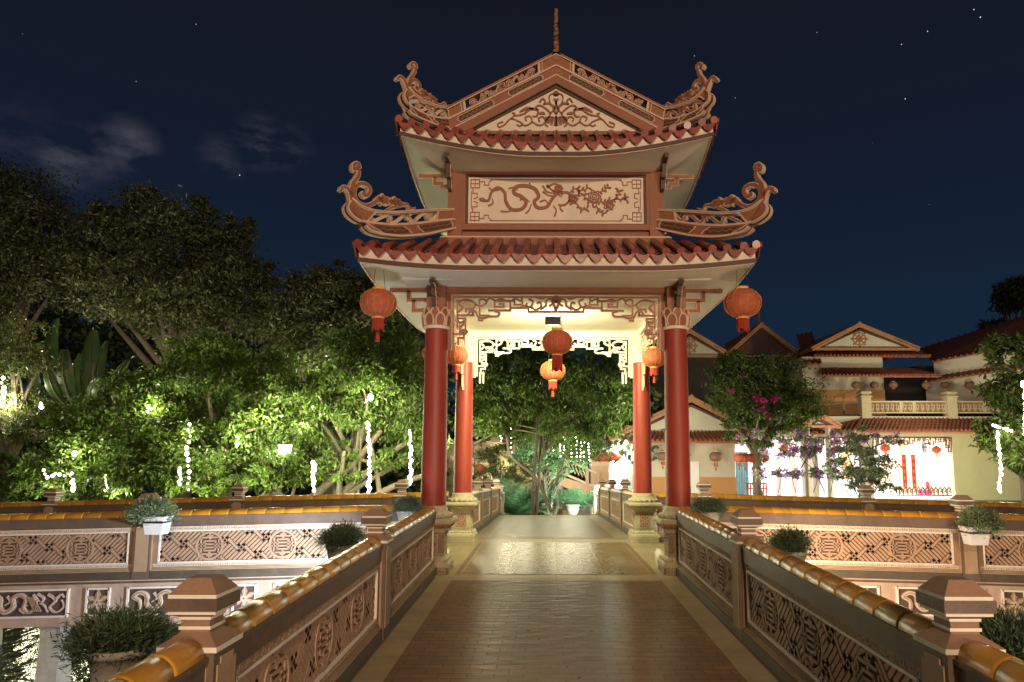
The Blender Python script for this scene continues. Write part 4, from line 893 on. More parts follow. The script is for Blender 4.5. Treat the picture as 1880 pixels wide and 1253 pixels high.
# ---- upswept hip ridges ending in horns; traced at the left corner on the diagonal plane, then turned to all four corners
def horn(inner, E, tz, conv, body_top, body_bot, low_bot, win, curls, clouds, name, wave_n, tip_fill):
    """inner, E: half widths of the roof at wall and eave; builds on the plane through the corner diagonal"""
    P0 = Vector((CX-inner, CY-inner, 0)); D = Vector((-1, -1, 0)).normalized(); Nn = Vector((-1, 1, 0)).normalized()
    def tr(pts):
        out = []
        for a, c in pts:
            p = WP(*conv(a, c), P0, Nn); out.append(((p-P0).dot(D), p.z))
        return out
    for k in range(4):
        b = MB(); O = rot4(P0, k); Dk = rot4(D, k)-rot4((0, 0, 0), k); Nk = rot4(Nn, k)-rot4((0, 0, 0), k); fr = Fr(O, Dk, (0, 0, 1), Nk)
        T = tr(body_top); Bm = tr(body_bot); Lb = tr(low_bot)
        T_ = [(p.x, p.y) for p in cat([(*q, 0) for q in T], 5)]; B_ = [(p.x, p.y) for p in cat([(*q, 0) for q in Bm], 5)]; L_ = [(p.x, p.y) for p in cat([(*q, 0) for q in Lb], 5)]
        def resamp(P, n):
            d = [0]
            for i in range(1, len(P)): d.append(d[-1]+math.dist(P[i], P[i-1]))
            out = []
            for j in range(n+1):
                x = d[-1]*j/n; i = max(1, next((q for q in range(len(d)) if d[q] >= x-1e-9), len(d)-1)); t = (x-d[i-1])/max(1e-9, d[i]-d[i-1])
                out.append((P[i-1][0]+(P[i][0]-P[i-1][0])*t, P[i-1][1]+(P[i][1]-P[i-1][1])*t))
            return out
        n = 40; T_, B_, L_ = resamp(T_, n), resamp(B_, n), resamp(L_, n)

        def mix(A, C_, t): return (A[0]+(C_[0]-A[0])*t, A[1]+(C_[1]-A[1])*t)
        def strip2(a, c, n0, n1, m, i0=0, i1=n):
            b.add([fr.p(*a[i], nn_) for i in range(i0, i1+1) for nn_ in (n0, n1)]+[fr.p(*c[i], nn_) for i in range(i0, i1+1) for nn_ in (n0, n1)], [], m)
            o = len(b.v)-4*(i1-i0+1); K = 2*(i1-i0+1); mi = b.mi(m)
            for i in range(i1-i0):
                for q in ((2*i+1, 2*i+3, K+2*i+3, K+2*i+1), (2*i, K+2*i, K+2*i+2, 2*i+2), (2*i, 2*i+2, 2*i+3, 2*i+1), (K+2*i, K+2*i+1, K+2*i+3, K+2*i+2)):
                    b.f.append(tuple(o+z for z in q)); b.m.append(mi); b.sm.append(False)
        ia, ib = WIN
        mt = [mix(T_[i], B_[i], .12) for i in range(n+1)]; mbm = [mix(T_[i], B_[i], .89) for i in range(n+1)]
        strip2(T_, mt, -.055, .055, M['brown']); strip2(mbm, B_, -.055, .055, M['brown'])
        strip2(mt, mbm, -.05, .05, M['stipple'], 0, ia); strip2(mt, mbm, -.05, .05, M['stipple'], ib, n)
        strip2(B_, L_, -.075, .075, M['brown'])
        for sgn in (-1, 1):
            f2 = fr if sgn > 0 else Fr(O, Dk, (0, 0, 1), -Nk)
            b.rib(T_, .016, .03, .064, f2, M['edge']); b.rib(mt, .012, .03, .062, f2, M['edge']); b.rib(B_, .016, .03, .082, f2, M['edge']); b.rib(mbm, .010, .03, .062, f2, M['edge']); b.rib(L_, .026, .03, .086, f2, M['edge'])
            for (i0, i1) in ((int(n*.06), int(n*.38)), (int(n*.52), int(n*.80))):
                c1 = [mix(B_[i], L_[i], .5) for i in range(i0, i1+1)]; b.rib(c1, .078, .06, .080, f2, M['fill_dark'])
                c2 = [(q[0], q[1]+.018*math.sin(j*2.3)) for j, q in enumerate(c1)]; b.rib(c2, .014, .07, .086, f2, M['brown'])
                for e_ in (i0, i1): b.rib([mix(B_[e_], L_[e_], .15), (mix(B_[e_], L_[e_], .5)[0]+(.03 if e_ == i1 else -.03), mix(B_[e_], L_[e_], .5)[1]), mix(B_[e_], L_[e_], .85)], .012, .06, .088, f2, M['edge'])
            # rounded ends of the pierced window
            for e_, dd in ((ia, 1), (ib, -1)):
                q0, q1, q2 = mt[e_], mix(mt[e_], mbm[e_], .5), mbm[e_]; b.rib([q0, q1, q2], .018, -.0, .060, f2, M['edge'])
        wv = []
        for j in range(wave_n+1):
            i = ia+(ib-ia)*j/wave_n; i0 = min(int(i), n-1); t = i-i0; a_, c_ = mix(mt[i0], mt[i0+1], t), mix(mbm[i0], mbm[i0+1], t); wv.append(mix(a_, c_, .5+.36*math.sin(j*1.45)*(.5 if j in (0, wave_n) else 1)))
        b.rib2([(p.x, p.y) for p in cat([(*q, 0) for q in wv], 4)], .026, -.026, .026, fr, M['brown'], M['edge'], .008)
        for j in range(2, wave_n, 3): b.rib2(spiral(wv[j][0], wv[j][1], .008, .040, j, 1.1, 10), .009, -.026, .028, fr, M['stone_lt'], M['edge'], .006)
        q = wv[wave_n//2]
        for j in range(5): b.rib2([q, (q[0]+.06*math.cos(j*1.257), q[1]+.06*math.sin(j*1.257))], .020, -.026, .030, fr, M['brown'], M['edge'], .006)
        for sgn in (-1, 1):
            pass
        o = b.obj(name, PAV)
        h = MB()
        for pts, w, t0, t1 in curls:
            c_ = [(p.x, p.y) for p in cat([(*q, 0) for q in tr(pts)], 7)]; tpf = (lambda a_, c__: (lambda t: a_+(c__-a_)*t))(t0, t1)
            h.rib(c_, w*.78+.018, -.036, .036, fr, M['edge'], tpf); h.rib(c_, w*.74-.004, -.044, .044, fr, M['brown'], tpf)
        for a, c, r in clouds:
            p = tr([(a, c)])[0]; lob = [(p[0]+r*(1+.22*math.cos(5*t))*math.cos(t), p[1]+r*(.8+.16*math.cos(5*t))*math.sin(t)) for t in [2*PI*i/30 for i in range(30)]]
            lo2 = [(p[0]+(u-p[0])*.78, p[1]+(v-p[1])*.78) for u, v in lob]; h.prism(lob, -.034, .034, fr, M['edge']); h.prism(lo2, -.044, .044, fr, M['brown'])
        h.obj('horn_scroll', o)
WIN = (7, 31)
c1 = lambda a, c: (610+a/6.96, 280+c/6.96)
horn(1.5, E1, 0, c1,
     [(1535, 735), (1250, 742), (1000, 757), (720, 770), (500, 748), (360, 700), (270, 630), (225, 600)],
     [(1535, 872), (1300, 895), (1050, 928), (760, 945), (560, 930), (370, 905), (250, 845), (180, 770), (168, 690), (205, 640)],
     [(1535, 980), (1350, 1020), (1120, 1065), (850, 1085), (640, 1065), (520, 1035), (440, 1005), (390, 950)],
     [(0, 0, .12)],
     [([(555, 625), (500, 665), (420, 690), (340, 665), (280, 600), (262, 520), (280, 450), (335, 410), (400, 415), (455, 455), (462, 515), (420, 562), (378, 545), (392, 520)], .072, .8, .8),
      ([(228, 560), (230, 470), (255, 390), (305, 330), (322, 270), (312, 220), (282, 190)], .068, 1.0, .7), ([(330, 210), (320, 160), (280, 150), (255, 185), (262, 230), (290, 225)], .052, 1, .8),
      ([(232, 640), (222, 560), (190, 490), (150, 455), (110, 462), (98, 500)], .060, 1.1, .7), ([(690, 742), (740, 712), (790, 706), (780, 670)], .040, .6, 1), ([(840, 690), (900, 672), (950, 680), (985, 728), (1050, 715)], .040, 1.1, .4)],
     [(640, 615, .085), (590, 610, .055), (790, 640, .075), (840, 660, .055), (740, 640, .05)], 'hip_ridge', 15, True)
WIN = (1, 33)
c2 = lambda a, c: (700+a/7.37, 90+c/7.37)
horn(1.5, E2, 0, c2,
     [(925, 805), (780, 795), (660, 765), (540, 715), (440, 640), (375, 570), (345, 530)],
     [(925, 965), (800, 965), (680, 950), (540, 905), (420, 840), (330, 765), (278, 690), (275, 620), (310, 575)],
     [(985, 1105), (850, 1085), (700, 1050), (560, 995), (450, 945), (370, 900), (335, 850)],
     [(0, 0, .12)],
     [([(600, 640), (540, 652), (470, 620), (405, 555), (375, 500), (385, 450), (430, 432), (480, 460), (500, 510), (480, 555), (452, 545), (462, 520)], .058, .8, .8),
      ([(352, 520), (365, 430), (410, 370), (440, 310), (430, 270)], .056, 1.0, .7), ([(455, 270), (450, 225), (410, 205), (382, 235), (400, 262)], .044, 1, .8),
      ([(345, 580), (320, 500), (290, 430), (250, 390), (212, 400), (205, 430)], .052, 1.1, .7), ([(580, 712), (620, 698), (660, 712)], .034, .6, 1), ([(740, 770), (790, 770), (840, 742), (875, 780), (930, 776)], .034, 1.1, .4)],
     [(550, 605, .06), (590, 620, .05), (660, 665, .055), (700, 700, .055), (725, 745, .04)], 'hip_ridge', 14, True)

# ---- the floodlight hung under the ceiling
p = W(1015, 590, .95)
t = thing('floodlight', (p.x, p.y, ZB), 'small grey floodlight box hung on wires under the pavilion ceiling behind the big centre lantern', 'floodlight')
b = MB(); b.box(p.x-.115, p.x+.115, p.y-.04, p.y+.03, p.z-.06, p.z+.06, M['grey'], .01)
for i in range(7): b.box(p.x-.105+i*.034, p.x-.100+i*.034, p.y-.055, p.y-.04, p.z-.05, p.z+.05, M['grey'])
b.obj('housing', t); b = MB()
for dx in (-.09, .09): b.tube([(p.x+dx, p.y, p.z+.05), (p.x+dx, p.y, ZB+.01)], .004, M['black'], 5)
b.obj('wire', t); b = MB(); b.box(p.x-.10, p.x+.10, p.y+.031, p.y+.036, p.z-.05, p.z+.05, M['bulb_cool']); b.obj('lens', t)
lamp('AREA', 'pavilion_floodlight', (p.x, p.y+.05, p.z), 250, (.98, .95, .56), .2, target=(p.x, p.y+3, p.z-2.3))
lamp('POINT', 'pavilion_lamp', (p.x, p.y+.12, p.z-.12), 8, (.95, 1, .66), .06)
# ---------------------------------------------------------------- lanterns
def lantern(name, cap, r, label, group, lit=False, silk='lantern', tall=.78, fringe=.30, tassel=True, cord=.2, proto=None, small=False):
    """cap: world point of the lantern's centre"""
    t = thing(name, cap, label, 'lantern', group); c = Vector(cap); h = r*tall
    k = 14; prof = []
    for i in range(k+1):
        a = -PI/2+PI*i/k; rr = r*(math.cos(a)**.75 if math.cos(a) > 0 else 0); rr = max(rr, r*.30); prof.append((rr, h*math.sin(a)))
    b = MB(); n = 40 if not small else 16
    b.lathe(prof, M[silk], c, n*2 if not small else 20, True, wob=(lambda a: .018*math.cos(a*n)) if not small else None)
    if not small:                                    # gold print on the silk
        P = lambda a, z: (c.x+r*1.026*math.cos(a)*math.cos(z)**.75, c.y+r*1.026*math.sin(a)*math.cos(z)**.75, c.z+h*1.01*math.sin(z))
        for j in range(16): b.tube([P(j*PI/8, -1.35+2.7*q/10) for q in range(11)], .0022, M['lantern_rib'], 4)
        for j in range(6):
            a0 = j*PI/3+.5; q_ = random.Random(j)
            for i_ in range(7):
                u, v = a0+q_.uniform(-.26, .26), q_.uniform(-.42, .42); e_ = q_.choice(((.16, 0), (0, .26), (.09, .12), (.09, -.12)))
                b.tube([P(u-e_[0]/2, v-e_[1]/2), P(u, v), P(u+e_[0]/2, v+e_[1]/2)], .0035, M['gold'], 4)
    sh = b.obj('shade', t)
    b = MB(); b.lathe([(r*.36, h-.004), (r*.37, h+.01), (r*.37, h+r*.12), (r*.33, h+r*.14), (r*.33, h)], M['lantern_rib'], c, 20); b.obj('cap', t); b = MB()
    b.lathe([(r*.33, -h), (r*.36, -h-.004), (r*.36, -h-r*.10), (r*.32, -h-r*.12)], M['lantern_rib'], c, 20); b.obj('collar', t)
    if fringe:
        f = MB(); m_ = 26 if not small else 10
        for j in range(m_):
            a = 2*PI*j/m_; q = (c.x+r*.31*math.cos(a), c.y+r*.31*math.sin(a)); l = r*fringe*2.2*(1+.12*math.sin(j*7.3))
            f.tube([(q[0], q[1], c.z-h-r*.1), (q[0]*1.0+.002*math.sin(j), q[1], c.z-h-r*.1-l)], r*.042, M['tassel'], 4)
        if tassel:
            f.tube([(c.x, c.y, c.z-h), (c.x, c.y, c.z-h-r*fringe*3.0)], .004, M['tassel'], 5)
            f.lathe([(r*.02, 0), (r*.10, -r*.06), (r*.12, -r*.3), (r*.14, -r*.55)], M['tassel'], (c.x, c.y, c.z-h-r*fringe*2.9), 8)
        f.obj('fringe', t)
    b = MB()
    for s_ in (-1, 1): b.tube([(c.x+s_*r*.33, c.y, c.z+h+r*.1), (c.x+s_*r*.22, c.y, c.z+h+cord)], .003, M['black'], 4)
    b.tube([(c.x-r*.22, c.y, c.z+h+cord), (c.x, c.y, c.z+h+cord+.02), (c.x+r*.22, c.y, c.z+h+cord)], .003, M['black'], 4); b.tube([(c.x, c.y, c.z+h+cord+.02), (c.x, c.y, c.z+h+cord+.07)], .004, M['black'], 4)
    b.obj('cord', t); return t
GL_ = 'red silk lanterns hung in the pavilion'
lantern('silk_lantern', W(695, 557, -.62), .222, 'orange red silk lantern hanging from the left front corner of the lower eave', GL_, cord=.30)
lantern('silk_lantern', W(1363, 557, -.62), .226, 'orange red silk lantern hanging from the right front corner of the lower eave', GL_, cord=.30, tassel=False)
lantern('silk_lantern', W(1023, 629, .35), .212, 'large red silk lantern in the middle of the front opening, before the floodlight', GL_, cord=.25, tassel=False, fringe=.42)
lantern('silk_lantern', W(1015, 681, 3.05), .220, 'pale glowing silk lantern under the back fretwork, below the large centre one', GL_, cord=.42, fringe=.28)
lantern('silk_lantern', W(838, 653, 1.6), .185, 'red silk lantern just right of the left front column', GL_, cord=.40, fringe=.26)
lantern('silk_lantern', W(790, 650, 2.9), .150, 'silk lantern mostly hidden behind the left front column', GL_, cord=.4, fringe=.26)
lantern('silk_lantern', W(1201, 657, 2.3), .200, 'red silk lantern just left of the right front column', GL_, cord=.40, fringe=.28)

# ---------------------------------------------------------------- foliage
def leaf_mesh(name, P, D, Nn, l, w, mats, mi=None, fold=.25):
    """P base points, D directions, Nn side directions (n x 3), lengths and widths"""
    n = len(P); l = np.asarray(l)[:, None]; w = np.asarray(w)[:, None]
    up_ = np.cross(D, Nn)
    v = np.empty((n, 4, 3)); v[:, 0] = P; v[:, 1] = P+D*l*.45+Nn*w*.5+up_*w*fold; v[:, 2] = P+D*l; v[:, 3] = P+D*l*.45-Nn*w*.5+up_*w*fold
    me = bpy.data.meshes.new(name); me.vertices.add(4*n); me.vertices.foreach_set('co', v.reshape(-1).astype(np.float32))
    me.loops.add(4*n); me.loops.foreach_set('vertex_index', np.arange(4*n, dtype=np.int32))
    me.polygons.add(n); me.polygons.foreach_set('loop_start', np.arange(0, 4*n, 4, dtype=np.int32))
    for m in mats: me.materials.append(m)
    if mi is not None: me.polygons.foreach_set('material_index', mi.astype(np.int32))
    me.update(); me.validate(); return me
def unit(a): return a/np.maximum(np.linalg.norm(a, axis=1, keepdims=True), 1e-9)
def crown_points(rg, blobs, n, cl, sub=.30):
    """leaf positions gathered in clumps through the blobs' volumes"""
    vol = np.array([b[3]*b[4]*b[5] for b in blobs])**.66; vol /= vol.sum(); out = []; cen = []
    for b, f in zip(blobs, vol):
        k = max(3, int(cl*f)); d = unit(rg.normal(size=(k, 3))); r = rg.uniform(.45, 1.05, (k, 1))**.8
        c = np.array(b[:3])+d*r*np.array(b[3:6]); s = rg.uniform(.5, 1.4, k)*sub*min(b[3:6])
        m = int(n*f); idx = rg.integers(0, k, m)
        p = c[idx]+rg.normal(size=(m, 3))*s[idx][:, None]*np.array([1, 1, .55])
        out.append(p); cen.append(c)
    return np.concatenate(out), np.concatenate(cen)
def tree(name, label, cat_, base, blobs, n, clumps, l, w, mats, group=None, seed=1, trunk_r=.2, bark='bark_dk', droop=.5, limbs=14, trunk_top=None, frac=None, sub=.23, stems=1, stem_spread=.5):
    rg = np.random.default_rng(seed); rr_ = random.Random(seed)
    t = thing(name, base, label, cat_, group); base = Vector(base)
    P, cen = crown_points(rg, blobs, n, clumps, sub); m = len(P)
    D = rg.normal(size=(m, 3)); D[:, 2] -= droop; D = unit(D); S = unit(np.cross(D, rg.normal(size=(m, 3))))
    mi = None
    if len(mats) > 1: mi = (rg.random(m) > (frac or .7)).astype(int)
    P2 = P-np.array(base)
    me = leaf_mesh('crown', P2, D, S, l*rg.uniform(.6, 1.3, m), w*rg.uniform(.7, 1.2, m), mats, mi)
    o = bpy.data.objects.new('crown', me); C.objects.link(o); o.parent = t
    b = MB(); c0 = Vector((sum(q[0] for q in blobs)/len(blobs), sum(q[1] for q in blobs)/len(blobs), sum(q[2] for q in blobs)/len(blobs)))
    top = Vector(trunk_top) if trunk_top else base.lerp(c0, .75)
    for s_ in range(stems):
        off = Vector((rr_.uniform(-1, 1), rr_.uniform(-1, 1), 0))*stem_spread*(1 if stems > 1 else 0)
        mid1 = base.lerp(top, .35)+Vector((rr_.uniform(-.2, .2), rr_.uniform(-.2, .2), 0))+off*.5
        b.tube([(p.x, p.y, p.z) for p in cat([base+off*.3, mid1, top+off], 5)], [trunk_r*(1.25-.8*i/10)/(1 if stems == 1 else 1.8) for i in range(11)], M[bark], 9)
    for i in range(limbs):
        c = Vector(cen[rr_.randrange(len(cen))]); s0 = base.lerp(top, .55+.45*rr_.random()); mid_ = s0.lerp(c, .5)+Vector((rr_.uniform(-.3, .3), rr_.uniform(-.3, .3), rr_.uniform(0, .5)))
        b.tube([(p.x, p.y, p.z) for p in cat([s0, mid_, c], 4)], [trunk_r*.45*(1-.85*j/8) for j in range(9)], M[bark], 6)
    b.obj('trunk', t); return t
def blob(px, py, Y, rx, rz=None, ry=None):          # radii in pixels of the photograph at that distance
    p = W(px, py, Y); s = (Y-CAM.y)/F_PX; rz = rz or rx
    return (p.x, p.y, p.z, rx*s, (ry or rx)*s, rz*s)
Gz = -.8
def gb(px, Y): p = W(px, 900, Y); return (p.x, Y, Gz)
GT = 'trees on the far bank left of the pavilion'
# the tall dark trees
tree('tall_tree', 'tall dark tree at the far left edge rising highest against the sky', 'tree', gb(-20, 19), [blob(20, 380, 19, 95, 85), blob(100, 430, 18, 85, 70), blob(-60, 460, 19, 110), blob(30, 500, 18, 110, 70), blob(130, 520, 18, 80, 60), blob(-40, 330, 20, 70, 50)], 34000, 300, .19, .075, [M['leaf_olive'], M['leaf_dk']], GT, 11, .35, frac=.6, limbs=40)
tree('tall_tree', 'broad dark tree with a ragged crown behind the banana plants', 'tree', gb(330, 18), [blob(215, 430, 18, 75, 60), blob(265, 368, 17.5, 34, 24), blob(360, 385, 17.5, 30, 30), blob(440, 412, 17.5, 34, 16), blob(480, 505, 17.5, 26, 40), blob(190, 395, 18, 30, 24), blob(290, 430, 17, 95, 75), blob(385, 470, 18, 85, 70), blob(250, 520, 17, 110, 80), blob(350, 560, 17, 110, 70), blob(440, 540, 17, 60, 80), blob(180, 480, 18, 70, 60), blob(430, 440, 18, 40, 35)], 52000, 380, .19, .075, [M['leaf_olive'], M['leaf_dk']], GT, 12, .4, frac=.55, limbs=46)
tree('tall_tree', 'dark tree with an even crown in the dip left of the pavilion eaves', 'tree', gb(600, 17), [blob(520, 590, 17, 90, 60), blob(625, 500, 16.5, 24, 26), blob(560, 520, 17, 30, 24), blob(690, 540, 16.5, 34, 26), blob(600, 560, 16, 85, 65), blob(690, 610, 16, 90, 60), blob(640, 545, 17, 60, 45), blob(560, 640, 16, 100, 60), blob(740, 640, 16, 70, 60), blob(480, 530, 17, 40, 50)], 46000, 330, .18, .065, [M['leaf_dk'], M['leaf_olive']], GT, 13, .35, frac=.7, limbs=40)
# the lit lower trees
LG = [M['leaf'], M['leaf_olive']]
tree('banyan_tree', 'lit banyan with pale leaning roots and a hanging light curtain, left of the red column', 'tree', gb(640, 11), [blob(560, 730, 11, 70, 50), blob(650, 700, 11, 85, 50), blob(730, 720, 11, 75, 55), blob(610, 780, 10.5, 60, 38), blob(760, 790, 11, 50, 50), blob(690, 640, 12, 80, 45), blob(530, 810, 10.5, 45, 40), blob(700, 780, 11, 40, 30), blob(560, 850, 10.3, 40, 30), blob(610, 840, 10.3, 35, 22), blob(640, 880, 10, 22, 16), blob(720, 840, 10.3, 30, 22)], 38000, 300, .17, .055, LG, GT, 21, .2, 'bark', 1.1, 12, frac=.85, stems=3, stem_spread=1.4)
tree('leafy_tree', 'bright green tree lit from below in the middle of the left bank', 'tree', gb(430, 11), [blob(330, 740, 11, 80, 55), blob(420, 720, 11.5, 75, 55), blob(470, 790, 10.5, 70, 50), blob(380, 820, 10, 80, 45), blob(300, 800, 10.5, 70, 50), blob(440, 870, 10, 60, 32), blob(400, 650, 12, 80, 50), blob(500, 690, 12, 60, 50), blob(330, 880, 9.8, 50, 30), blob(490, 860, 10, 45, 40), blob(395, 885, 9.8, 50, 25)], 42000, 330, .16, .06, LG, GT, 22, .25, 'bark', .7, 16, frac=.88)
tree('leafy_tree', 'yellow green tree lit by fairy lights at bottom left, before the banana plants', 'tree', gb(200, 11), [blob(200, 800, 10.5, 75, 50), blob(120, 860, 10, 70, 40), blob(220, 870, 10, 80, 38), blob(150, 770, 11, 60, 40), blob(280, 720, 11.5, 60, 50), blob(260, 860, 10, 60, 35), blob(60, 890, 9.8, 60, 28), blob(150, 895, 9.8, 60, 22), blob(20, 850, 10, 40, 30)], 34000, 280, .15, .06, LG, GT, 23, .22, 'bark', .6, 12, frac=.9)
tree('leafy_tree', 'pale olive tree with fine twigs at the far left edge, beside the banana plants', 'tree', gb(20, 12), [blob(20, 620, 12, 55, 55), blob(30, 700, 12, 60, 60), blob(-30, 760, 12, 70, 60), blob(60, 780, 12, 40, 40)], 12000, 120, .15, .05, [M['leaf_olive'], M['leaf']], GT, 24, .2, 'bark', .4, 22, frac=.7)
# the canopy seen through the pavilion
tree('spreading_tree', 'wide spreading tree behind the pavilion, its canopy filling the opening', 'tree', gb(985, 13), [blob(930, 720, 13, 60, 60), blob(1010, 700, 13.5, 80, 60), blob(1090, 720, 13.5, 75, 55), blob(960, 660, 14, 70, 45), blob(1060, 650, 14, 70, 40), blob(890, 770, 12.5, 50, 35), blob(1000, 770, 13, 70, 30), blob(1090, 780, 13.5, 50, 30), blob(1140, 740, 14, 45, 35), blob(880, 700, 13, 40, 40), blob(1035, 805, 16, 34, 26), blob(1075, 820, 16.5, 34, 26), blob(985, 812, 16, 30, 22)], 46000, 360, .17, .05, LG, None, 31, .10, 'bark_dk', 1.0, 16, frac=.8, stems=3, stem_spread=.4, trunk_top=tuple(W(1010, 740, 13.3)))
tree('slender_tree', 'slender many-stemmed tree with bluish lit leaves behind the potted shrubs', 'tree', W(1003, 945, 14.5)[:2]+(Gz,) if False else (W(1003, 945, 14.5).x, 14.5, Gz), [blob(1000, 835, 14.5, 34, 30), blob(1045, 850, 14.5, 28, 20), blob(960, 830, 15, 30, 18), blob(1020, 870, 14.5, 18, 18)], 3600, 60, .13, .035, [M['leaf_teal'], M['leaf']], None, 32, .11, 'bark_dk', .6, 14, frac=.6, stems=6, stem_spread=.55)
tree('olive_tree', 'small olive tree with thin foliage before the rock wall, left of the slender tree', 'tree', gb(905, 17), [blob(900, 850, 17, 30, 30), blob(930, 830, 17, 40, 20), blob(880, 880, 17, 20, 15), blob(950, 870, 16.5, 30, 18), blob(980, 850, 16.5, 26, 22), blob(905, 890, 16.5, 30, 14)], 9000, 110, .13, .035, [M['leaf_olive'], M['leaf']], None, 33, .08, 'bark', .3, 10, frac=.6)
tree('bougainvillea_tree', 'round tree with pink blossoms between the pavilion and the temple hall', 'tree', gb(1400, 18), [blob(1400, 690, 18, 70, 45), blob(1360, 720, 18, 55, 50), blob(1450, 740, 18, 48, 45), blob(1400, 760, 17.5, 70, 35), blob(1340, 670, 18.5, 40, 25), blob(1380, 800, 17, 50, 18)], 22000, 170, .20, .065, [M['leaf'], M['leaf_dk']], 'trees by the temple', 41, .22, 'bark', .5, 14, frac=.5)
tree('mango_tree', 'glossy leafed tree hung with a light string at the right edge', 'tree', gb(1890, 10), [blob(1860, 640, 10, 40, 35), blob(1865, 720, 10, 48, 45), blob(1850, 800, 9.5, 42, 38), blob(1890, 770, 10, 50, 60), blob(1830, 790, 9.5, 28, 25), blob(1885, 850, 9.5, 35, 20)], 9000, 110, .22, .07, [M['leaf'], M['leaf_olive']], 'trees by the temple', 42, .16, 'bark', .6, 12, frac=.7)
tree('young_tree', 'small airy tree standing before the bright temple hall', 'tree', gb(1578, 12), [blob(1580, 850, 12, 45, 30), blob(1620, 860, 12, 30, 22), blob(1545, 860, 12, 28, 22), blob(1570, 790, 12.5, 16, 14), blob(1600, 890, 12, 45, 14)], 3000, 60, .15, .045, [M['leaf_lit'], M['leaf_olive']], 'trees by the temple', 43, .05, 'bark_dk', .3, 10, frac=.7)
tree('palm_crown_tree', 'dark tree silhouette above the long roof in the top right', 'tree', gb(1870, 45), [blob(1870, 540, 45, 30, 30), blob(1825, 598, 44, 22, 6)], 2500, 40, .7, .2, [M['leaf_dk']], 'trees by the temple', 44, .3, 'bark_dk', .4, 8)
# bougainvillea blossom and the flowering vines before the hall
def scatter_leaves(name, label, cat_, blobs, n, cl, l, w, mats, fr_, seed, parent=None, group=None, base=None):
    rg = np.random.default_rng(seed); P, _ = crown_points(rg, blobs, n, cl, .28); m = len(P); D = unit(rg.normal(size=(m, 3))); S = unit(np.cross(D, rg.normal(size=(m, 3))))
    mi = (rg.random(m) > fr_).astype(int) if len(mats) > 1 else None
    off = np.array(parent['_loc']) if parent is not None else np.array(base)
    me = leaf_mesh(name, P-off, D, S, l*rg.uniform(.6, 1.3, m), w*rg.uniform(.7, 1.2, m), mats, mi); o = bpy.data.objects.new(name, me); C.objects.link(o)
    if parent is not None: o.parent = parent
    else: o.location = base; tag(o, label, cat_, group)
    return o
bt = [o for o in bpy.data.objects if o.name == 'bougainvillea_tree'][0]
scatter_leaves('blossom', '', '', [blob(1350, 720, 17.2, 14, 10), blob(1395, 760, 16.6, 22, 10), blob(1362, 692, 17.4, 8, 8), blob(1410, 735, 16.6, 22, 14)], 520, 13, .13, .10, [M['flower']], 1, 51, bt)
vt = thing('flowering_vine', (W(1480, 860, 14.5).x, 14.5, Gz), 'violet flowering vines trailing before the bright hall, left of the young tree', 'vine')
rv = random.Random(5); bb = MB(); VB = []
for i in range(22):
    x0 = rv.uniform(1385, 1610); pts = [W(x0, 905, 14.5), W(x0+rv.uniform(-15, 15), 870, 14.4), W(x0+rv.uniform(-30, 30), 830, 14.5), W(x0+rv.uniform(-40, 45), rv.uniform(795, 815), 14.3)]
    bb.tube(cat(pts, 4), .012, M['bark_dk'], 5)
    for q in pts[1:]: VB.append((q.x, q.y, q.z, .20, .2, .18))
bb.obj('stem', vt); scatter_leaves('foliage', '', '', VB, 7500, 300, .10, .04, [M['leaf_lit'], M['leaf']], .75, 52, vt); scatter_leaves('blossom', '', '', VB, 2600, 110, .09, .07, [M['flower_v'], M['flower']], .8, 53, vt)

# banana plants: upright paddle leaves
def banana(base, label, specs, seed):
    t = thing('banana_plant', base, label, 'banana plant', 'banana plants on the left bank'); rg = random.Random(seed); s = MB()
    s.tube([Vector(base), Vector(base)+Vector((.05, 0, 1.6)), Vector(base)+Vector((.0, 0, 3.2))], [.22, .18, .14], M['bark'], 10); s.obj('trunk', t)
    for (x0, y0, x1, y1, wpx, Y, bend) in specs:
        p0, p1 = W(x0, y0, Y), W(x1, y1, Y+bend); wd = wpx*(Y-CAM.y)/F_PX; ax = p1-p0; side = Vector((1, rg.uniform(-.5, .5), 0)); side = (side-ax.normalized()*side.dot(ax.normalized())).normalized(); nn_ = side.cross(ax.normalized())
        rows = []; n = 14
        for i in range(n+1):
            u = i/n; c = p0.lerp(p1, u)+Vector((0, 0, -abs(bend)*.4*u*u))+nn_*(.25*math.sin(PI*u)); hw_ = wd*.5*(math.sin(PI*min(1, .08+.86*u))**.6)
            tear = .85+.15*rg.random()
            rows.append([c-side*hw_*tear-nn_*.06*wd, c-side*hw_*.5+nn_*.05*wd, c+nn_*.0, c+side*hw_*.5+nn_*.05*wd, c+side*hw_*(.85+.15*rg.random())-nn_*.06*wd])
        b = MB(); b.grid(rows, M['banana'], True); b.tube([r[2]+nn_*.01 for r in rows], [.05*(1.1-u_/n) for u_ in range(n+1)], M['leaf_olive'], 5); b.tube([Vector(base)+Vector((0, 0, 2.4)), p0], .05, M['leaf_olive'], 6); b.obj('leaf', t)
    return t
banana((W(110, 900, 13).x, 13, Gz), 'banana plant with tall upright paddle leaves, the left one of the pair', [(105, 720, 102, 580, 46, 13, .3), (80, 740, 66, 640, 34, 13, -.4), (130, 740, 118, 630, 34, 12.8, -.5), (118, 745, 88, 660, 26, 12.6, -.8), (60, 730, 40, 770, 20, 12.8, -.8), (100, 760, 140, 690, 30, 13.2, .4)], 1)
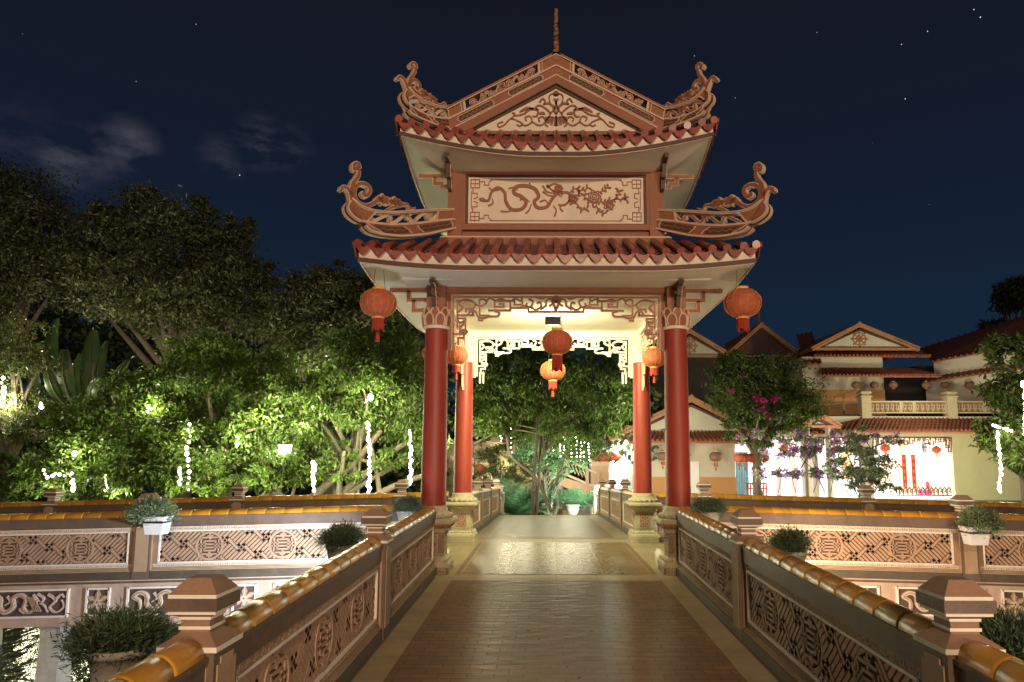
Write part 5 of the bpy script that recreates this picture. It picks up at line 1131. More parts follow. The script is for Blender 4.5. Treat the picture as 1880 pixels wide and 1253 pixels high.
banana((W(180, 900, 13.3).x, 13.3, Gz), 'banana plant with dark narrow upright leaves, the right one of the pair', [(165, 740, 172, 600, 34, 13.3, .3), (190, 745, 196, 620, 32, 13.3, .3), (150, 745, 148, 640, 26, 13.1, -.4), (210, 740, 236, 650, 22, 13.3, .5), (175, 750, 186, 680, 30, 12.9, -.6)], 2)
# leafy mass closing the far bank
rg = np.random.default_rng(77); bl = [blob(x, 800+30*math.sin(x), 24+3*math.sin(x*.7), 90, 75) for x in range(-120, 1200, 75)]+[blob(x, 640+20*math.sin(x*.3), 27, 100, 70) for x in range(-120, 800, 90)]
P, _ = crown_points(rg, bl, 42000, 700, .35); m = len(P); D = unit(rg.normal(size=(m, 3))); S = unit(np.cross(D, rg.normal(size=(m, 3))))
o = bpy.data.objects.new('wood', leaf_mesh('wood', P, D, S, .42*rg.uniform(.6, 1.3, m), .2*rg.uniform(.7, 1.2, m), [M['leaf_dk']])); C.objects.link(o); o['kind'] = 'stuff'; tag(o, 'dark wood closing the view behind the lit trees', 'wood')

# banyan aerial roots and leaning trunks
def limb_obj(mb, pts, r0, r1, Y, m='bark'):
    q = [W(a, b_, Y if len(p) < 3 else p[2]) for p in pts for a, b_ in [p[:2]]]; c_ = cat(q, 5); n = len(c_); mb.tube(c_, [r0+(r1-r0)*i/(n-1) for i in range(n)], M[m], 8)
by = [o for o in bpy.data.objects if o.name == 'banyan_tree'][0]
for pts, r0, r1 in (([(560, 930), (600, 890), (650, 850), (700, 790)], .16, .07), ([(600, 930), (660, 880), (720, 830), (770, 800)], .13, .06), ([(660, 930), (720, 895), (790, 870)], .12, .07), ([(520, 920), (490, 870), (460, 840), (455, 815)], .10, .05), ([(530, 925), (545, 880), (540, 830)], .06, .03), ([(650, 930), (652, 850), (660, 780)], .05, .04), ([(657, 930), (660, 850), (664, 790)], .04, .03), ([(700, 930), (690, 860), (672, 780)], .08, .05), ([(620, 845), (650, 842), (680, 850)], .07, .05), ([(590, 930), (640, 905), (700, 870), (760, 840)], .09, .05), ([(560, 700), (552, 680), (566, 672)], .05, .03), ([(690, 720), (660, 735), (640, 728)], .04, .02), ([(470, 920), (500, 905), (540, 925)], .11, .07)):
    b = MB(); limb_obj(b, pts, r0, r1, 10.6); b.obj('aerial_root', by)
st_ = [o for o in bpy.data.objects if o.name == 'spreading_tree'][0]
for pts, r0, r1 in (([(1012, 940), (985, 880), (940, 840), (930, 800)], .09, .05), ([(1015, 900), (1030, 860), (1040, 830)], .06, .03), ([(860, 800), (900, 795), (950, 790), (1000, 800)], .05, .03), ([(950, 780), (1000, 788), (1040, 772)], .04, .02), ([(870, 815), (900, 800), (930, 790)], .07, .03)):
    b = MB(); limb_obj(b, pts, r0*.6, r1*.7, 12.6, 'bark'); b.obj('limb', st_)

# ---------------------------------------------------------------- planters on the balustrades
def bush_mesh(seed, n, r, l, w, mats, up_=.5):
    rg = np.random.default_rng(seed); k = 46; d = unit(rg.normal(size=(k, 3))); d[:, 2] = np.abs(d[:, 2])*.9-.25; c = d*rg.uniform(.3, .95, (k, 1))*r*np.array([1, .8, .72]); i = rg.integers(0, k, n)
    P = c[i]+rg.normal(size=(n, 3))*r*.16; D = unit(unit(P)*.8+rg.normal(size=(n, 3))*.6+np.array([0, 0, up_])); S = unit(np.cross(D, rg.normal(size=(n, 3))))
    return leaf_mesh('shrub', P, D, S, l*rg.uniform(.6, 1.3, n), w*rg.uniform(.7, 1.2, n), mats)
BM = [bush_mesh(61+i, 11000, .245, .040, .0065, [M['leaf_bush']]) for i in range(3)]+[bush_mesh(66, 9000, .245, .038, .009, [M['leaf_lit']], .3)]
def planter(loc, label, r=1.0, v=0, rz=0, white=False, sq=False, off=(0, 0)):
    t = thing('planter', loc, label, 'planter', 'planters hung on the balustrades'); c = Vector(loc); b = MB()
    if sq: b.square([(.09, -.25), (.115, -.05), (.122, -.05), (.122, -.03), (.10, -.03)], M['potwhite'], c+Vector((off[0], off[1], 0)), 1.15, .9)
    else: b.lathe([(.10*r, -.34*r), (.13*r, -.18*r), (.15*r, -.08*r), (.16*r, -.08*r), (.16*r, -.04*r), (.14*r, -.045*r), (.13*r, -.07*r)], M['potwhite'] if white else M['concrete'], c, 24)
    b.obj('pot', t)
    b = MB(); sx_ = -1 if c.x > 0 else 1; hgt = c.z-.16
    if not sq: b.rib([(0, 0), (.30, 0), (.30, -.1)], .02, -.05, .05, Fr((c.x, c.y, c.z-.35*r), (sx_, 0, 0), (0, 0, 1), (0, 1, 0)), M['black'])
    else: b.rib([(-.13, -.1), (.13, -.1)], .02, -.13, .12, Fr(c+Vector((off[0], off[1], 0)), (1, 0, 0), (0, 0, 1), (0, -1, 0)), M['black'])
    b.obj('bracket', t)
    o = bpy.data.objects.new('shrub', BM[v % 4]); C.objects.link(o); o.parent = t; o.scale = (r, r, r); o.rotation_euler = (0, 0, rz)
    return t
planter(W(225, 1170, -5.75), 'large dark green feathery shrub in a pot outside the nearest left post', .86, 0, .3)
planter(W(628, 992, -2.85), 'dark feathery shrub in a grey pot outside the second post of the left walkway rail', .86, 1, 1.1)
planter(W(748, 932, -.35), 'dark green shrub beside the foot of the left front column', .85, 2, 2.0)
planter(W(1302, 934, -.35), 'olive green shrub beside the foot of the right front column', .85, 0, 3.0)
planter(W(1450, 1003, -2.85), 'dark feathery shrub outside the second post of the right walkway rail', .88, 1, 4.0)
planter(W(1862, 1185, -5.75), 'deep green feathery shrub outside the nearest right post', .90, 2, 5.0)
planter(W(276, 943, -.30), 'bluish lit shrub in a white box on the front post of the left cross bridge', 1.15, 3, .5, True, True, (.12, -.04))
planter(W(1800, 962, -.30), 'pale lit shrub in a white box on the front post of the right cross bridge', 1.2, 3, 1.5, True, True, (-.10, -.04))

# ---------------------------------------------------------------- strings of fairy lights
bulb_me = None
def light_string(label, pts, n, r=.035, sag=0, jit=.03, seed=0, curtain=False):
    global bulb_me
    pts = [Vector(p) for p in pts]; rr_ = random.Random(seed); t = thing('light_string', pts[0], label, 'fairy lights', 'strings of fairy lights')
    c_ = cat(pts, 6); b = MB(); b.tube([(p.x+rr_.uniform(-jit, jit), p.y, p.z) for p in c_], .006, M['black'], 4); b.obj('wire', t)
    if bulb_me is None:
        q = MB(); q.lathe([(.002, -1), (.6, -.75), (.95, -.2), (.95, .2), (.6, .75), (.002, 1)], M['bulb'], (0, 0, 0), 7); o = q.obj('bulb'); bulb_me = o.data; bpy.data.objects.remove(o)
    L = [0]
    for i in range(1, len(c_)): L.append(L[-1]+(c_[i]-c_[i-1]).length)
    for j in range(n):
        x = L[-1]*(j+.5)/n; i = max(1, next((q for q in range(len(L)) if L[q] >= x), len(L)-1)); p = c_[i-1].lerp(c_[i], (x-L[i-1])/max(1e-6, L[i]-L[i-1]))
        o = bpy.data.objects.new('bulb', bulb_me); C.objects.link(o); o.parent = t; o.location = p-pts[0]+Vector((rr_.uniform(-jit, jit), rr_.uniform(-jit, jit)-.02, 0)); s_ = r*rr_.uniform(.5, 1.35); o.scale = (s_, s_, s_*1.2)
    return t
def vs(px, y0, y1, Y, n, label, r=.035, seed=0, dx=0): return light_string(label, [W(px, y0, Y), W(px+dx, (y0+y1)/2, Y), W(px+dx*.4, y1, Y)], n, r, seed=seed)
vs(677, 775, 908, 9.2, 30, 'long bright vertical light string in front of the banyan roots', .042, 1, 1)
vs(681, 728, 732, 9.4, 1, 'single bright fairy light above the long string in the banyan', .06, 2)
vs(752, 788, 892, 9.6, 17, 'broken vertical light string just left of the red column', .042, 3, 2)
vs(577, 848, 903, 9.2, 13, 'short vertical light string under the banyan foliage', .042, 4, -1)
vs(350, 774, 905, 9.0, 12, 'dotted vertical light string down the middle of the bright green tree', .038, 5, -5)
vs(331, 858, 892, 9.0, 7, 'short light string just left of the dotted one in the bright green tree', .034, 6)
vs(436, 795, 822, 9.1, 2, 'two small fairy lights on the right of the bright green tree', .036, 7)
vs(433, 560+258, 560+262, 9.1, 1, 'lone fairy light low in the bright green tree', .04, 71)
vs(135, 880, 902, 8.8, 6, 'short bright light string low in the yellow green tree', .05, 8)
light_string('cluster of fairy lights looping along the top of the rail in the yellow green tree', [W(80, 860, 8.9), W(90, 877, 8.9), W(105, 870, 8.9), (W(122, 874, 8.9)), W(140, 868, 8.9)], 9, .030, seed=9)
vs(139, 830, 836, 8.9, 1, 'single large fairy light in the yellow green tree', .062, 10)
vs(74, 738, 750, 11.2, 2, 'pair of fairy lights at the foot of the banana leaves', .06, 11)
vs(195, 872, 903, 8.9, 7, 'fine light string right of the bright low one in the yellow green tree', .026, 12)
vs(6, 690, 735, 11.2, 5, 'light string on the pale olive tree at the left edge', .05, 13)
light_string('slanting light string through the mango tree', [W(1822, 780, 9), W(1838, 786, 9), W(1856, 792, 9)], 8, .032, seed=14)
vs(1830, 790, 905, 9, 22, 'zigzag vertical light string hanging from the mango tree', .036, 15, 6)
vs(1878, 700, 800, 9, 18, 'vertical light string at the right edge of the mango tree', .034, 16, 2)
cb = [(919, 785, 812), (938, 783, 835), (965, 800, 825), (984, 805, 850), (1000, 810, 840), (1014, 820, 850), (1028, 815, 845), (1035, 800, 835), (1048, 808, 850), (1058, 800, 842), (1066, 810, 848), (1072, 800, 852), (1081, 812, 848)]
names_ = ['leftmost', 'second', 'third', 'fourth', 'fifth', 'sixth', 'seventh', 'eighth', 'ninth', 'tenth', 'eleventh', 'twelfth', 'rightmost']
for i, (x, y0, y1) in enumerate(cb): vs(x, y0, y1, 15.2+.5*(i % 3), 6, f'{names_[i]} of the hanging light strings seen through the pavilion under the spreading tree', .021, 30+i, 1)
# warm light of strings and garden floodlights in the leaves, with added unseen fills
for i, (px, py, Y, e, col, r_) in enumerate(((95, 905, 9.3, 55, (1, .97, .60), .12), (215, 910, 9.3, 45, (1, .97, .58), .12), (345, 895, 8.6, 130, (1, .97, .60), .12), (460, 905, 8.8, 85, (.95, 1, .60), .12), (577, 890, 8.9, 120, (1, .96, .60), .12), (678, 850, 8.9, 160, (1, .95, .60), .12), (752, 850, 9.0, 100, (1, .96, .60), .12), (10, 740, 11.4, 170, (1, .95, .62), .12),
        (345, 800, 9.4, 110, (1, .97, .6), .1), (680, 740, 9.6, 130, (1, .97, .6), .1), (437, 800, 9.3, 90, (1, .97, .6), .1), (140, 835, 9.2, 90, (1, .97, .6), .1), (560, 770, 9.6, 90, (1, .97, .6), .1),
        (280, 700, 13.5, 330, (1, .88, .60), .3), (600, 690, 13.2, 300, (1, .92, .62), .3), (60, 640, 14.0, 300, (1, .86, .60), .3),
        (857, 810, 10.8, 260, (1, .96, .62), .4), (1182, 790, 12.0, 260, (.97, 1, .64), .4), (1000, 835, 13.8, 45, (1, .95, .64), 1.0), (935, 840, 12.6, 40, (1, .95, .64), .8), (1040, 815, 15.0, 70, (1, .96, .68), 1.0), (985, 825, 15.0, 50, (1, .96, .68), 1.0), (490, 760, 9.3, 170, (1, .97, .60), .12), (280, 745, 9.9, 110, (1, .97, .60), .12), (640, 780, 8.2, 230, (1, .97, .60), .3), (920, 860, 18, 450, (1, .90, .56), .5), (1040, 860, 17.5, 130, (1, .93, .66), 1.0), (1850, 830, 8.4, 110, (1, .95, .62), .15))):
    lamp('POINT', 'garden_fill_light', W(px, py, Y), e, col, r_)
lamp('SPOT', 'garden_floodlight', W(1092, 900, 12.5), 900, (.75, 1, .80), .15, target=W(1015, 890, 15.2), spot=math.radians(110))
# the floodlights on the cross bridge
def flood(loc, tgt, label, e, col):
    t = thing('floodlight', loc, label, 'floodlight'); c = Vector(loc); b = MB(); b.box(c.x-.08, c.x+.08, c.y-.10, c.y-.05, c.z-.06, c.z+.06, M['grey'], .01); b.box(c.x-.01, c.x+.01, c.y-.1, c.y-.08, c.z-.28, c.z-.05, M['grey']); b.obj('housing', t)
    b = MB(); b.box(c.x-.07, c.x+.07, c.y-.048, c.y-.042, c.z-.05, c.z+.05, M['bulb_cool']); b.obj('lens', t)
    lamp('SPOT', 'bridge_floodlight', c, e, col, .06, target=(c.x*2.9, 0, .2), spot=math.radians(112), blend=.7); lamp('POINT', 'bridge_flood_spill', c+Vector((0, -.1, .1)), e*.16, col, .3)
flood((-2.05, -1.9, -.15), (-4, 0, .2), 'small cold white floodlight on the outer side of the left walkway rail', 680, (.80, .88, 1))
flood((2.05, -1.9, -.15), (4, 0, .2), 'small warm floodlight on the outer side of the right walkway rail', 430, (1, .74, .50))
# ---------------------------------------------------------------- the temple on the right bank and the garden beyond
def X(px, Y): return W(px, 800, Y).x
def Zp(py, Y, px=1400): return W(px, py, Y).z
def wbox(mb, x0, x1, y0, y1, z0, z1, m): mb.box(x0, x1, y0, y1, z0, z1, M[m])
def roof_sheet(mb, a, b, c, d, rib=.28, m='roof_bg'):   # a-b along the eave, d-c along the top; ribs run from eave to top
    a, b, c, d = map(Vector, (a, b, c, d)); n = max(2, int((b-a).length/rib)); th = Vector((0, 0, -.08))
    mb.add([a, b, c, d, a+th, b+th, c+th, d+th], [(0, 1, 2, 3), (7, 6, 5, 4), (0, 4, 5, 1), (2, 6, 7, 3), (0, 3, 7, 4), (1, 5, 6, 2)], M[m])
    for i in range(n+1):
        t = i/n; p, q = a.lerp(b, t)+Vector((0, -.02, .03)), d.lerp(c, t)+Vector((0, 0, .03)); mb.tube([p, q], .06, M[m], 5, False)
    k = max(2, int((d-a).length/.35))
    for i in range(1, k):
        t = i/k; p, q = a.lerp(d, t)+Vector((0, -.012, .02)), b.lerp(c, t)+Vector((0, -.012, .02)); mb.tube([p, q], .022, M['tile_pan'], 4, False)
def gable_front(parent, px0, px1, apex, base_py, Y, depth, wheel=False, over=12, wallc='wall', dim=False):
    """a gable seen from the front: px range of the eaves, apex (px, py), foot of the triangle"""
    x0, x1 = X(px0, Y), X(px1, Y); ax = X(apex[0], Y); az = Zp(apex[1], Y, apex[0]); bz = Zp(base_py, Y, apex[0])
    r = MB()
    for s, xe in ((-1, x0), (1, x1)):
        roof_sheet(r, (xe, Y-.3, bz-.05), (xe, Y+depth, bz-.05), (ax, Y+depth, az), (ax, Y-.3, az)) if s < 0 else roof_sheet(r, (xe, Y+depth, bz-.05), (xe, Y-.3, bz-.05), (ax, Y-.3, az), (ax, Y+depth, az))
    r.tube([(ax, Y-.35, az+.04), (ax, Y+depth, az+.04)], .12, M['roof_trim'], 8); r.obj('roof', parent)
    g = MB(); fr = Fr((0, Y-.28, 0), (1, 0, 0), (0, 0, 1), (0, -1, 0))
    g.rib([(x0, bz-.02), (ax, az-.02), (x1, bz-.02)], .24, -.10, .08, fr, M['roof_trim']); g.rib([(x0+.3, bz-.03), (ax, az-.30), (x1-.3, bz-.03)], .08, -.1, .03, fr, M['brown_dark'])
    g.obj('rake', parent)
    w = MB(); w.prism([(x0+.45, bz), (x1-.45, bz), (ax, az-.28)], -.35, -.12, fr, M[wallc])
    w.rib([(x0+.1, bz-.02), (x1-.1, bz-.02)], .10, -.3, .06, fr, M['roof_trim'])
    w.obj('pediment', parent)
    if wheel:
        h = MB(); c = (ax, bz+(az-bz)*.40); R_ = (az-bz)*.26
        for q in (1, .45): h.rib([(c[0]+R_*q*math.cos(a*PI/10), c[1]+R_*q*math.sin(a*PI/10)) for a in range(20)], R_*.13, -.13, -.06, fr, M['roof_trim'], closed=True)
        for k in range(8):
            a = k*PI/4; h.rib([(c[0], c[1]), (c[0]+R_*1.2*math.cos(a), c[1]+R_*1.2*math.sin(a))], R_*.10, -.13, -.05, fr, M['roof_trim']); h.prism([(c[0]+R_*1.22*math.cos(a)+R_*.12*math.cos(j*PI/3), c[1]+R_*1.22*math.sin(a)+R_*.12*math.sin(j*PI/3)) for j in range(6)], -.13, -.05, fr, M['roof_trim'])
        h.obj('wheel_emblem', parent)
# gate house with lanterns
Y = 20
GH = thing('gate_house', (X(1270, Y), Y+3, Gz), 'small cream house with a gabled tile roof and a white doorway behind the right columns', 'house')
gable_front(GH, 1118, 1410, (1268, 733), 806, Y, 6, False)
b = MB(); x0, x1 = X(1172, Y), X(1352, Y); wbox(b, x0, x1, Y+.3, Y+6, Gz, Zp(790, Y), 'wall'); b.obj('wall', GH)
b = MB(); wbox(b, x0-.02, x1+.02, Y+.26, Y+.29, Gz, Zp(877, Y), 'wall_or'); b.obj('dado', GH)
b = MB(); wbox(b, X(1262, Y), X(1284, Y), Y+.20, Y+.255, Gz, Zp(848, Y), 'white'); b.obj('door', GH)
b = MB(); zt, zb = Zp(783, Y), Zp(811, Y); roof_sheet(b, (X(1150, Y), Y-.75, zb), (X(1400, Y), Y-.75, zb), (X(1345, Y), Y+.28, zt), (X(1190, Y), Y+.28, zt), .2)
wbox(b, X(1150, Y), X(1400, Y), Y-.72, Y-.66, zb-.12, zb-.05, 'roof_trim'); b.obj('skirt_roof', GH)
GS = 'small lanterns along the temple eaves'
for px, py, r, lab in ((1217, 838, .24, 'faded lantern on the gate house wall left of the red column'), (1258, 836, .22, 'lantern half hidden behind the right red column'), (1314, 839, .26, 'faded lantern on the gate house wall right of the red column')): lantern('eave_lantern', W(px, py, Y-.5), r, lab, GS, silk='lantern_dim', small=True, cord=.5, fringe=.3)
nm = ['leftmost', 'second', 'middle', 'fourth', 'rightmost']
for i, px in enumerate((1357, 1368, 1380, 1391, 1403)): lantern('eave_lantern', W(px, 841, 17.5+.3*i), .22, f'{nm[i]} of the five lanterns strung from the corner of the gate house', GS, small=True, cord=.4, fringe=.3)
# porch with the bright doorway
Y = 22
M['doorglow'] = emit('glaring doorway light', (.86, .92, 1), 26)
PH = thing('porch', (X(1130, Y), Y+2, Gz), 'dark roofed porch with a glaring white doorway beyond the far walkway', 'porch')
b = MB(); roof_sheet(b, (X(1082, Y), Y-1.4, Zp(806, Y)), (X(1185, Y), Y-1.4, Zp(806, Y)), (X(1200, Y), Y+2.5, Zp(745, Y)), (X(1120, Y), Y+2.5, Zp(745, Y))); b.obj('roof', PH)
b = MB(); wbox(b, X(1092, Y), X(1124, Y), Y+1.6, Y+1.9, Gz, Zp(806, Y), 'white'); wbox(b, X(1152, Y), X(1172, Y), Y+.2, Y+1.9, Gz, Zp(806, Y), 'wall'); wbox(b, X(1092, Y), X(1175, Y), Y+3.4, Y+3.6, Gz, Zp(790, Y), 'white'); wbox(b, X(1092, Y), X(1175, Y), Y-1.3, Y+3.5, Zp(806, Y), Zp(803, Y), 'white'); b.obj('wall', PH)
b = MB(); wbox(b, X(1126, Y), X(1148, Y), Y+1.7, Y+1.75, Zp(900, Y), Zp(815, Y), 'doorglow'); b.obj('lit_panel', PH)
b = MB()
for i in range(9): wbox(b, X(1086+i*4.2, Y), X(1087.4+i*4.2, Y), Y-1.0, Y-.95, Zp(828, Y), Zp(808, Y), 'white')
b.obj('valance', PH)
lamp('POINT', 'porch_lamp', W(1138, 815, Y-.9), 420, (.86, .92, 1), .15)
nm = ['leftmost', 'second', 'third', 'fourth', 'fifth', 'sixth', 'seventh', 'rightmost']
for i in range(8): lantern('eave_lantern', W(1090+i*6.0, 838+(i % 2)*2, Y-1.1+.2*(i % 3)), .22, f'{nm[i]} lantern of the crowded red row under the porch roof', GS, small=True, cord=.3, fringe=.5, tassel=(i % 2 == 0))
# stairs and rock wall in the garden
Y = 19
ST = thing('garden_stair', (X(1060, Y), Y, Gz), 'terracotta garden stair with a pierced sloping balustrade behind the slender tree', 'stair')
b = MB(); fr = Fr((0, Y, 0), (1, 0, 0), (0, 0, 1), (0, -1, 0)); A = lambda px, py: (W(px, py, Y).x, W(px, py, Y).z)
b.prism([A(1005, 872), A(1020, 872), A(1085, 893), A(1110, 915), A(1110, 945), A(1060, 905), A(1025, 890), A(1005, 900)], -1.2, 0, fr, M['stone']); b.obj('flight', ST)
b = MB()
for pts, w in (([A(1008, 845), A(1040, 845), A(1098, 870)], .10), ([A(1008, 872), A(1040, 872), A(1105, 900)], .10)): b.rib(pts, w, -.05, .05, fr, M['stone_lt'])
for px, y0, y1 in ((1010, 845, 872), (1031, 843, 874), (1041, 843, 874), (1078, 860, 890), (1098, 868, 898)): b.rib([A(px, y0), A(px, y1)], .13, -.06, .07, fr, M['stone'])
for (u0, v0, u1, v1) in ((1012, 848, 1030, 871), (1043, 850, 1076, 868)):
    for k in range(5):
        t = k/5; b.rib([A(u0+(u1-u0)*t, v0+(6 if u0 > 1040 else 0)*t*2), A(u0+(u1-u0)*(t+.2), v1+(14*t if u0 > 1040 else 0))], .035, -.02, .02, fr, M['stone_lt'])
b.obj('balustrade_panel', ST); b = MB(); b.rib([A(1085, 852), A(1120, 852)], .16, -.4, .05, fr, M['stone_lt']); b.prism([A(1085, 855), A(1118, 855), A(1118, 890), A(1085, 890)], -.5, -.0, fr, M['stone']); b.obj('landing', ST)
rk = MB(); rr_ = random.Random(9)
for i in range(46):
    px, py = rr_.uniform(830, 1000), rr_.uniform(815, 925); p = W(px, py, 20.5+rr_.uniform(-.6, .6)); r = rr_.uniform(.35, .8)
    k = 7; pts = []
    for a in range(k):
        for e_ in range(4):
            th, ph = 2*PI*a/k, PI*(e_+.5)/4; q = r*rr_.uniform(.7, 1.15); pts.append(p+Vector((q*math.sin(ph)*math.cos(th), q*.6*math.sin(ph)*math.sin(th), q*.6*math.cos(ph))))
    rk.add(pts, [(a*4+e_, a*4+e_+1, ((a+1) % k)*4+e_+1, ((a+1) % k)*4+e_) for a in range(k) for e_ in range(3)]+[tuple(a*4 for a in range(k)), tuple(a*4+3 for a in range(k))[::-1]], M['rock'])
rk.box(X(800, 21), X(1005, 21), 21, 22, Gz, Zp(812, 21), M['rock'])
o = rk.obj('rock_wall', off=(0, 0, 0)); tag(o, 'yellowish rockery wall lit from below, left of the garden stair', 'rock wall')
# potted shrubs, palm, grass clump, carved post
def pot_shrub(px, py, Y, r, label, mesh, sc_, ped=True):
    p = W(px, py, Y); t = thing('potted_shrub', (p.x, p.y, Gz), label, 'potted shrub', 'round shrubs in footed pots'); b = MB(); z = p.z-r*.75
    b.lathe([(.10, 0), (.16, .08), (.22, .24), (.20, .32), (.24, .34), (.24, .38), (.2, .38)], M['concrete'], (p.x, p.y, z-.36), 18); b.obj('pot', t)
    if ped: b = MB(); b.square([(.2, 0), (.2, .1), (.13, .14), (.13, z-.36-Gz-.16), (.2, z-.36-Gz-.1), (.2, z-.36-Gz)], M['stone'], (p.x, p.y, Gz)); b.obj('pedestal', t)
    o = bpy.data.objects.new('shrub', mesh); C.objects.link(o); o.parent = t; o.location = (0, 0, p.z-Gz-.05); o.scale = (sc_,)*3
BT = [bush_mesh(91, 5200, .40, .085, .016, [M['leaf_teal']]), bush_mesh(92, 5200, .42, .085, .016, [M['leaf_teal']])]
pot_shrub(1003, 909, 14.6, .40, 'rounded bluish green shrub in a footed pot, left one of the pair past the walkway', BT[0], 1)
pot_shrub(1052, 911, 14.6, .42, 'rounded bluish green shrub in a footed pot, right one of the pair past the walkway', BT[1], 1)
def fronds(label, name, cat_, px, py, Y, n, L, w, m, seed, arch=.8, narrow=False):
    p = W(px, py, Y); base = (p.x, p.y, Gz); rg = np.random.default_rng(seed); t = thing(name, base, label, cat_); P, D, S, l = [], [], [], []; b = MB()
    for i in range(n):
        a = rg.uniform(0, 2*PI); el = rg.uniform(.5, 1.45); d = np.array([math.cos(a)*math.cos(el), math.sin(a)*math.cos(el), math.sin(el)]); pts = []; L_ = L*rg.uniform(.7, 1.1)
        for k in range(13): u = k/12; q = d*L_*u+np.array([math.cos(a)*.35, math.sin(a)*.35, -1])*arch*L_*.45*u*u; pts.append(q)
        b.tube([Vector(q)+Vector(base) for q in pts], [.018*(1.1-k/12) for k in range(13)], m, 4)
        if narrow: continue
        for k in range(2, 12):
            tn = pts[k+1 if k < 12 else 12]-pts[k-1]; tn /= np.linalg.norm(tn); sd = np.cross(tn, [0, 0, 1]); sd /= max(1e-6, np.linalg.norm(sd))
            for s_ in (-1, 1):
                for q in (0, .5):
                    P.append(pts[k]*(1-q)+pts[k-1]*q); D.append(sd*s_*.8+tn*.6+np.array([0, 0, -.25])); S.append(tn); l.append(L_*.30*(1-.5*abs(k/12-.4)))
    b.obj('stalk', t)
    if not narrow:
        D = unit(np.array(D)); S = unit(np.array(S)); me = leaf_mesh('frond', np.array(P), D, S, l, [w]*len(l), [m], None, .1); o = bpy.data.objects.new('frond', me); C.objects.link(o); o.parent = t
    return t
fronds('bushy green areca palm at the end of the left rail past the walkway', 'areca_palm', 'palm', 953, 925, 15.2, 40, 2.3, .05, M['leaf_teal'], 5)
fronds('smaller dark palm leaning over behind the areca palm', 'areca_palm', 'palm', 972, 915, 16.5, 12, 1.5, .06, M['leaf_dk'], 6)
sg_ = W(1080, 925, 15.0); me = bush_mesh(95, 700, .26, .26, .022, [M['leaf_teal']], .9); o = bpy.data.objects.new('spiky_grass', me); C.objects.link(o); o.location = (sg_.x, sg_.y, sg_.z); o.scale = (1, 1, 1.15); tag(o, 'clump of long spiky pale green leaves beside the right potted shrub', 'plant')
p = W(1026, 918, 15.6); t = MB(); t.square([(.16, Gz), (.16, Gz+.2), (.12, Gz+.25), (.12, p.z+.35), (.16, p.z+.38), (.16, p.z+.43), (.08, p.z+.47)], M['stone'], (p.x, p.y, 0)); t.ball((p.x, p.y, p.z+.56), .13, M['stone'], 7, .8); o = t.obj('garden_post', off=(0, 0, 0)); tag(o, 'carved terracotta post with a ball top between the two potted shrubs', 'post')
p = W(881, 860, 17); lantern('eave_lantern', p, .20, 'single orange lantern hung in a black frame behind the left orange column', GS, small=True, cord=.3)
t = MB(); fr = Fr((0, 17.2, 0), (1, 0, 0), (0, 0, 1), (0, -1, 0)); q = lambda a, c: (W(a, c, 17.2).x, W(a, c, 17.2).z); t.rib([q(872, 930), q(872, 842), q(900, 842), q(900, 930)], .05, -.03, .03, fr, M['black']); tag(t.obj('lantern_frame', off=(0, 0, 0)), 'thin black metal frame that carries the single orange lantern', 'frame')

# ---- main temple hall
Y = 28
H = thing('temple_hall', (X(1620, Y), Y+4, Gz), 'two-storey temple hall with a wheel emblem gable, balcony and glaring open ground floor', 'temple')
z1, z2 = Zp(803, Y), Zp(790, Y)
b = MB(); wbox(b, X(1747, Y), X(1990, Y), Y, Y+8, Gz, z2, 'wall_y'); o = b.obj('wall', H)
b = MB(); wbox(b, X(1340, Y), X(1747, Y), Y+5.5, Y+5.7, Gz, z2, 'white'); wbox(b, X(1340, Y), X(1747, Y), Y, Y+5.5, z1, z2, 'wall'); wbox(b, X(1340, Y), X(1343, Y), Y+.5, Y+5.5, Gz, z1, 'white'); wbox(b, X(1340, Y), X(1747, Y), Y-.5, Y+5.5, Gz-.05, Gz+.1, 'white'); b.obj('hall_interior', H)
for a, c in ((1580, 1600), (1492, 1500), (1474, 1482)):
    b = MB(); wbox(b, X(a, Y), X(c, Y), Y-.02, Y+.4, Gz, z1, 'wall'); b.obj('pier', H)
fr = Fr((0, Y-.05, 0), (1, 0, 0), (0, 0, 1), (0, -1, 0)); Q = lambda a, c: (W(a, c, Y).x, W(a, c, Y).z)
for (a, c) in ((1602, 1745), (1502, 1578)):          # fretwork under the beam of each opening
    b = MB(); n = int((c-a)/9)
    for i in range(n):
        u = a+(c-a)*i/n; v = 806+3*math.sin(i*1.3); e_ = 10 if i in (0, n-1) else 0
        b.rib([Q(u, 803), Q(u, v+8+e_), Q(u+6, v+8+e_), Q(u+6, v+1), Q(u+3, v+1)], .05, -.03, .03, fr, M['brown']); b.rib([Q(u+6, v+5), Q(u+9, v+5)], .05, -.03, .03, fr, M['brown'])
    for s_, uu in ((1, a), (-1, c)): b.rib([Q(uu, 803), Q(uu, 830), Q(uu+s_*5, 830), Q(uu+s_*5, 818), Q(uu+s_*9, 818), Q(uu+s_*9, 808)], .06, -.03, .03, fr, M['brown'])
    b.rib([Q(a, 804), Q(c, 804)], .07, -.03, .03, fr, M['brown']); b.obj('fretwork', H)
b = MB()
for i in range(12):
    u = 1650+i*8; b.rib([Q(u, 909), Q(u, 899), Q(u+3, 895), Q(u+6, 899), Q(u+4, 903), Q(u+8, 905)], .05, -.03, .03, fr, M['brown'])
b.rib([Q(1645, 910), Q(1746, 910)], .06, -.03, .03, fr, M['brown']); b.obj('low_fretwork', H)
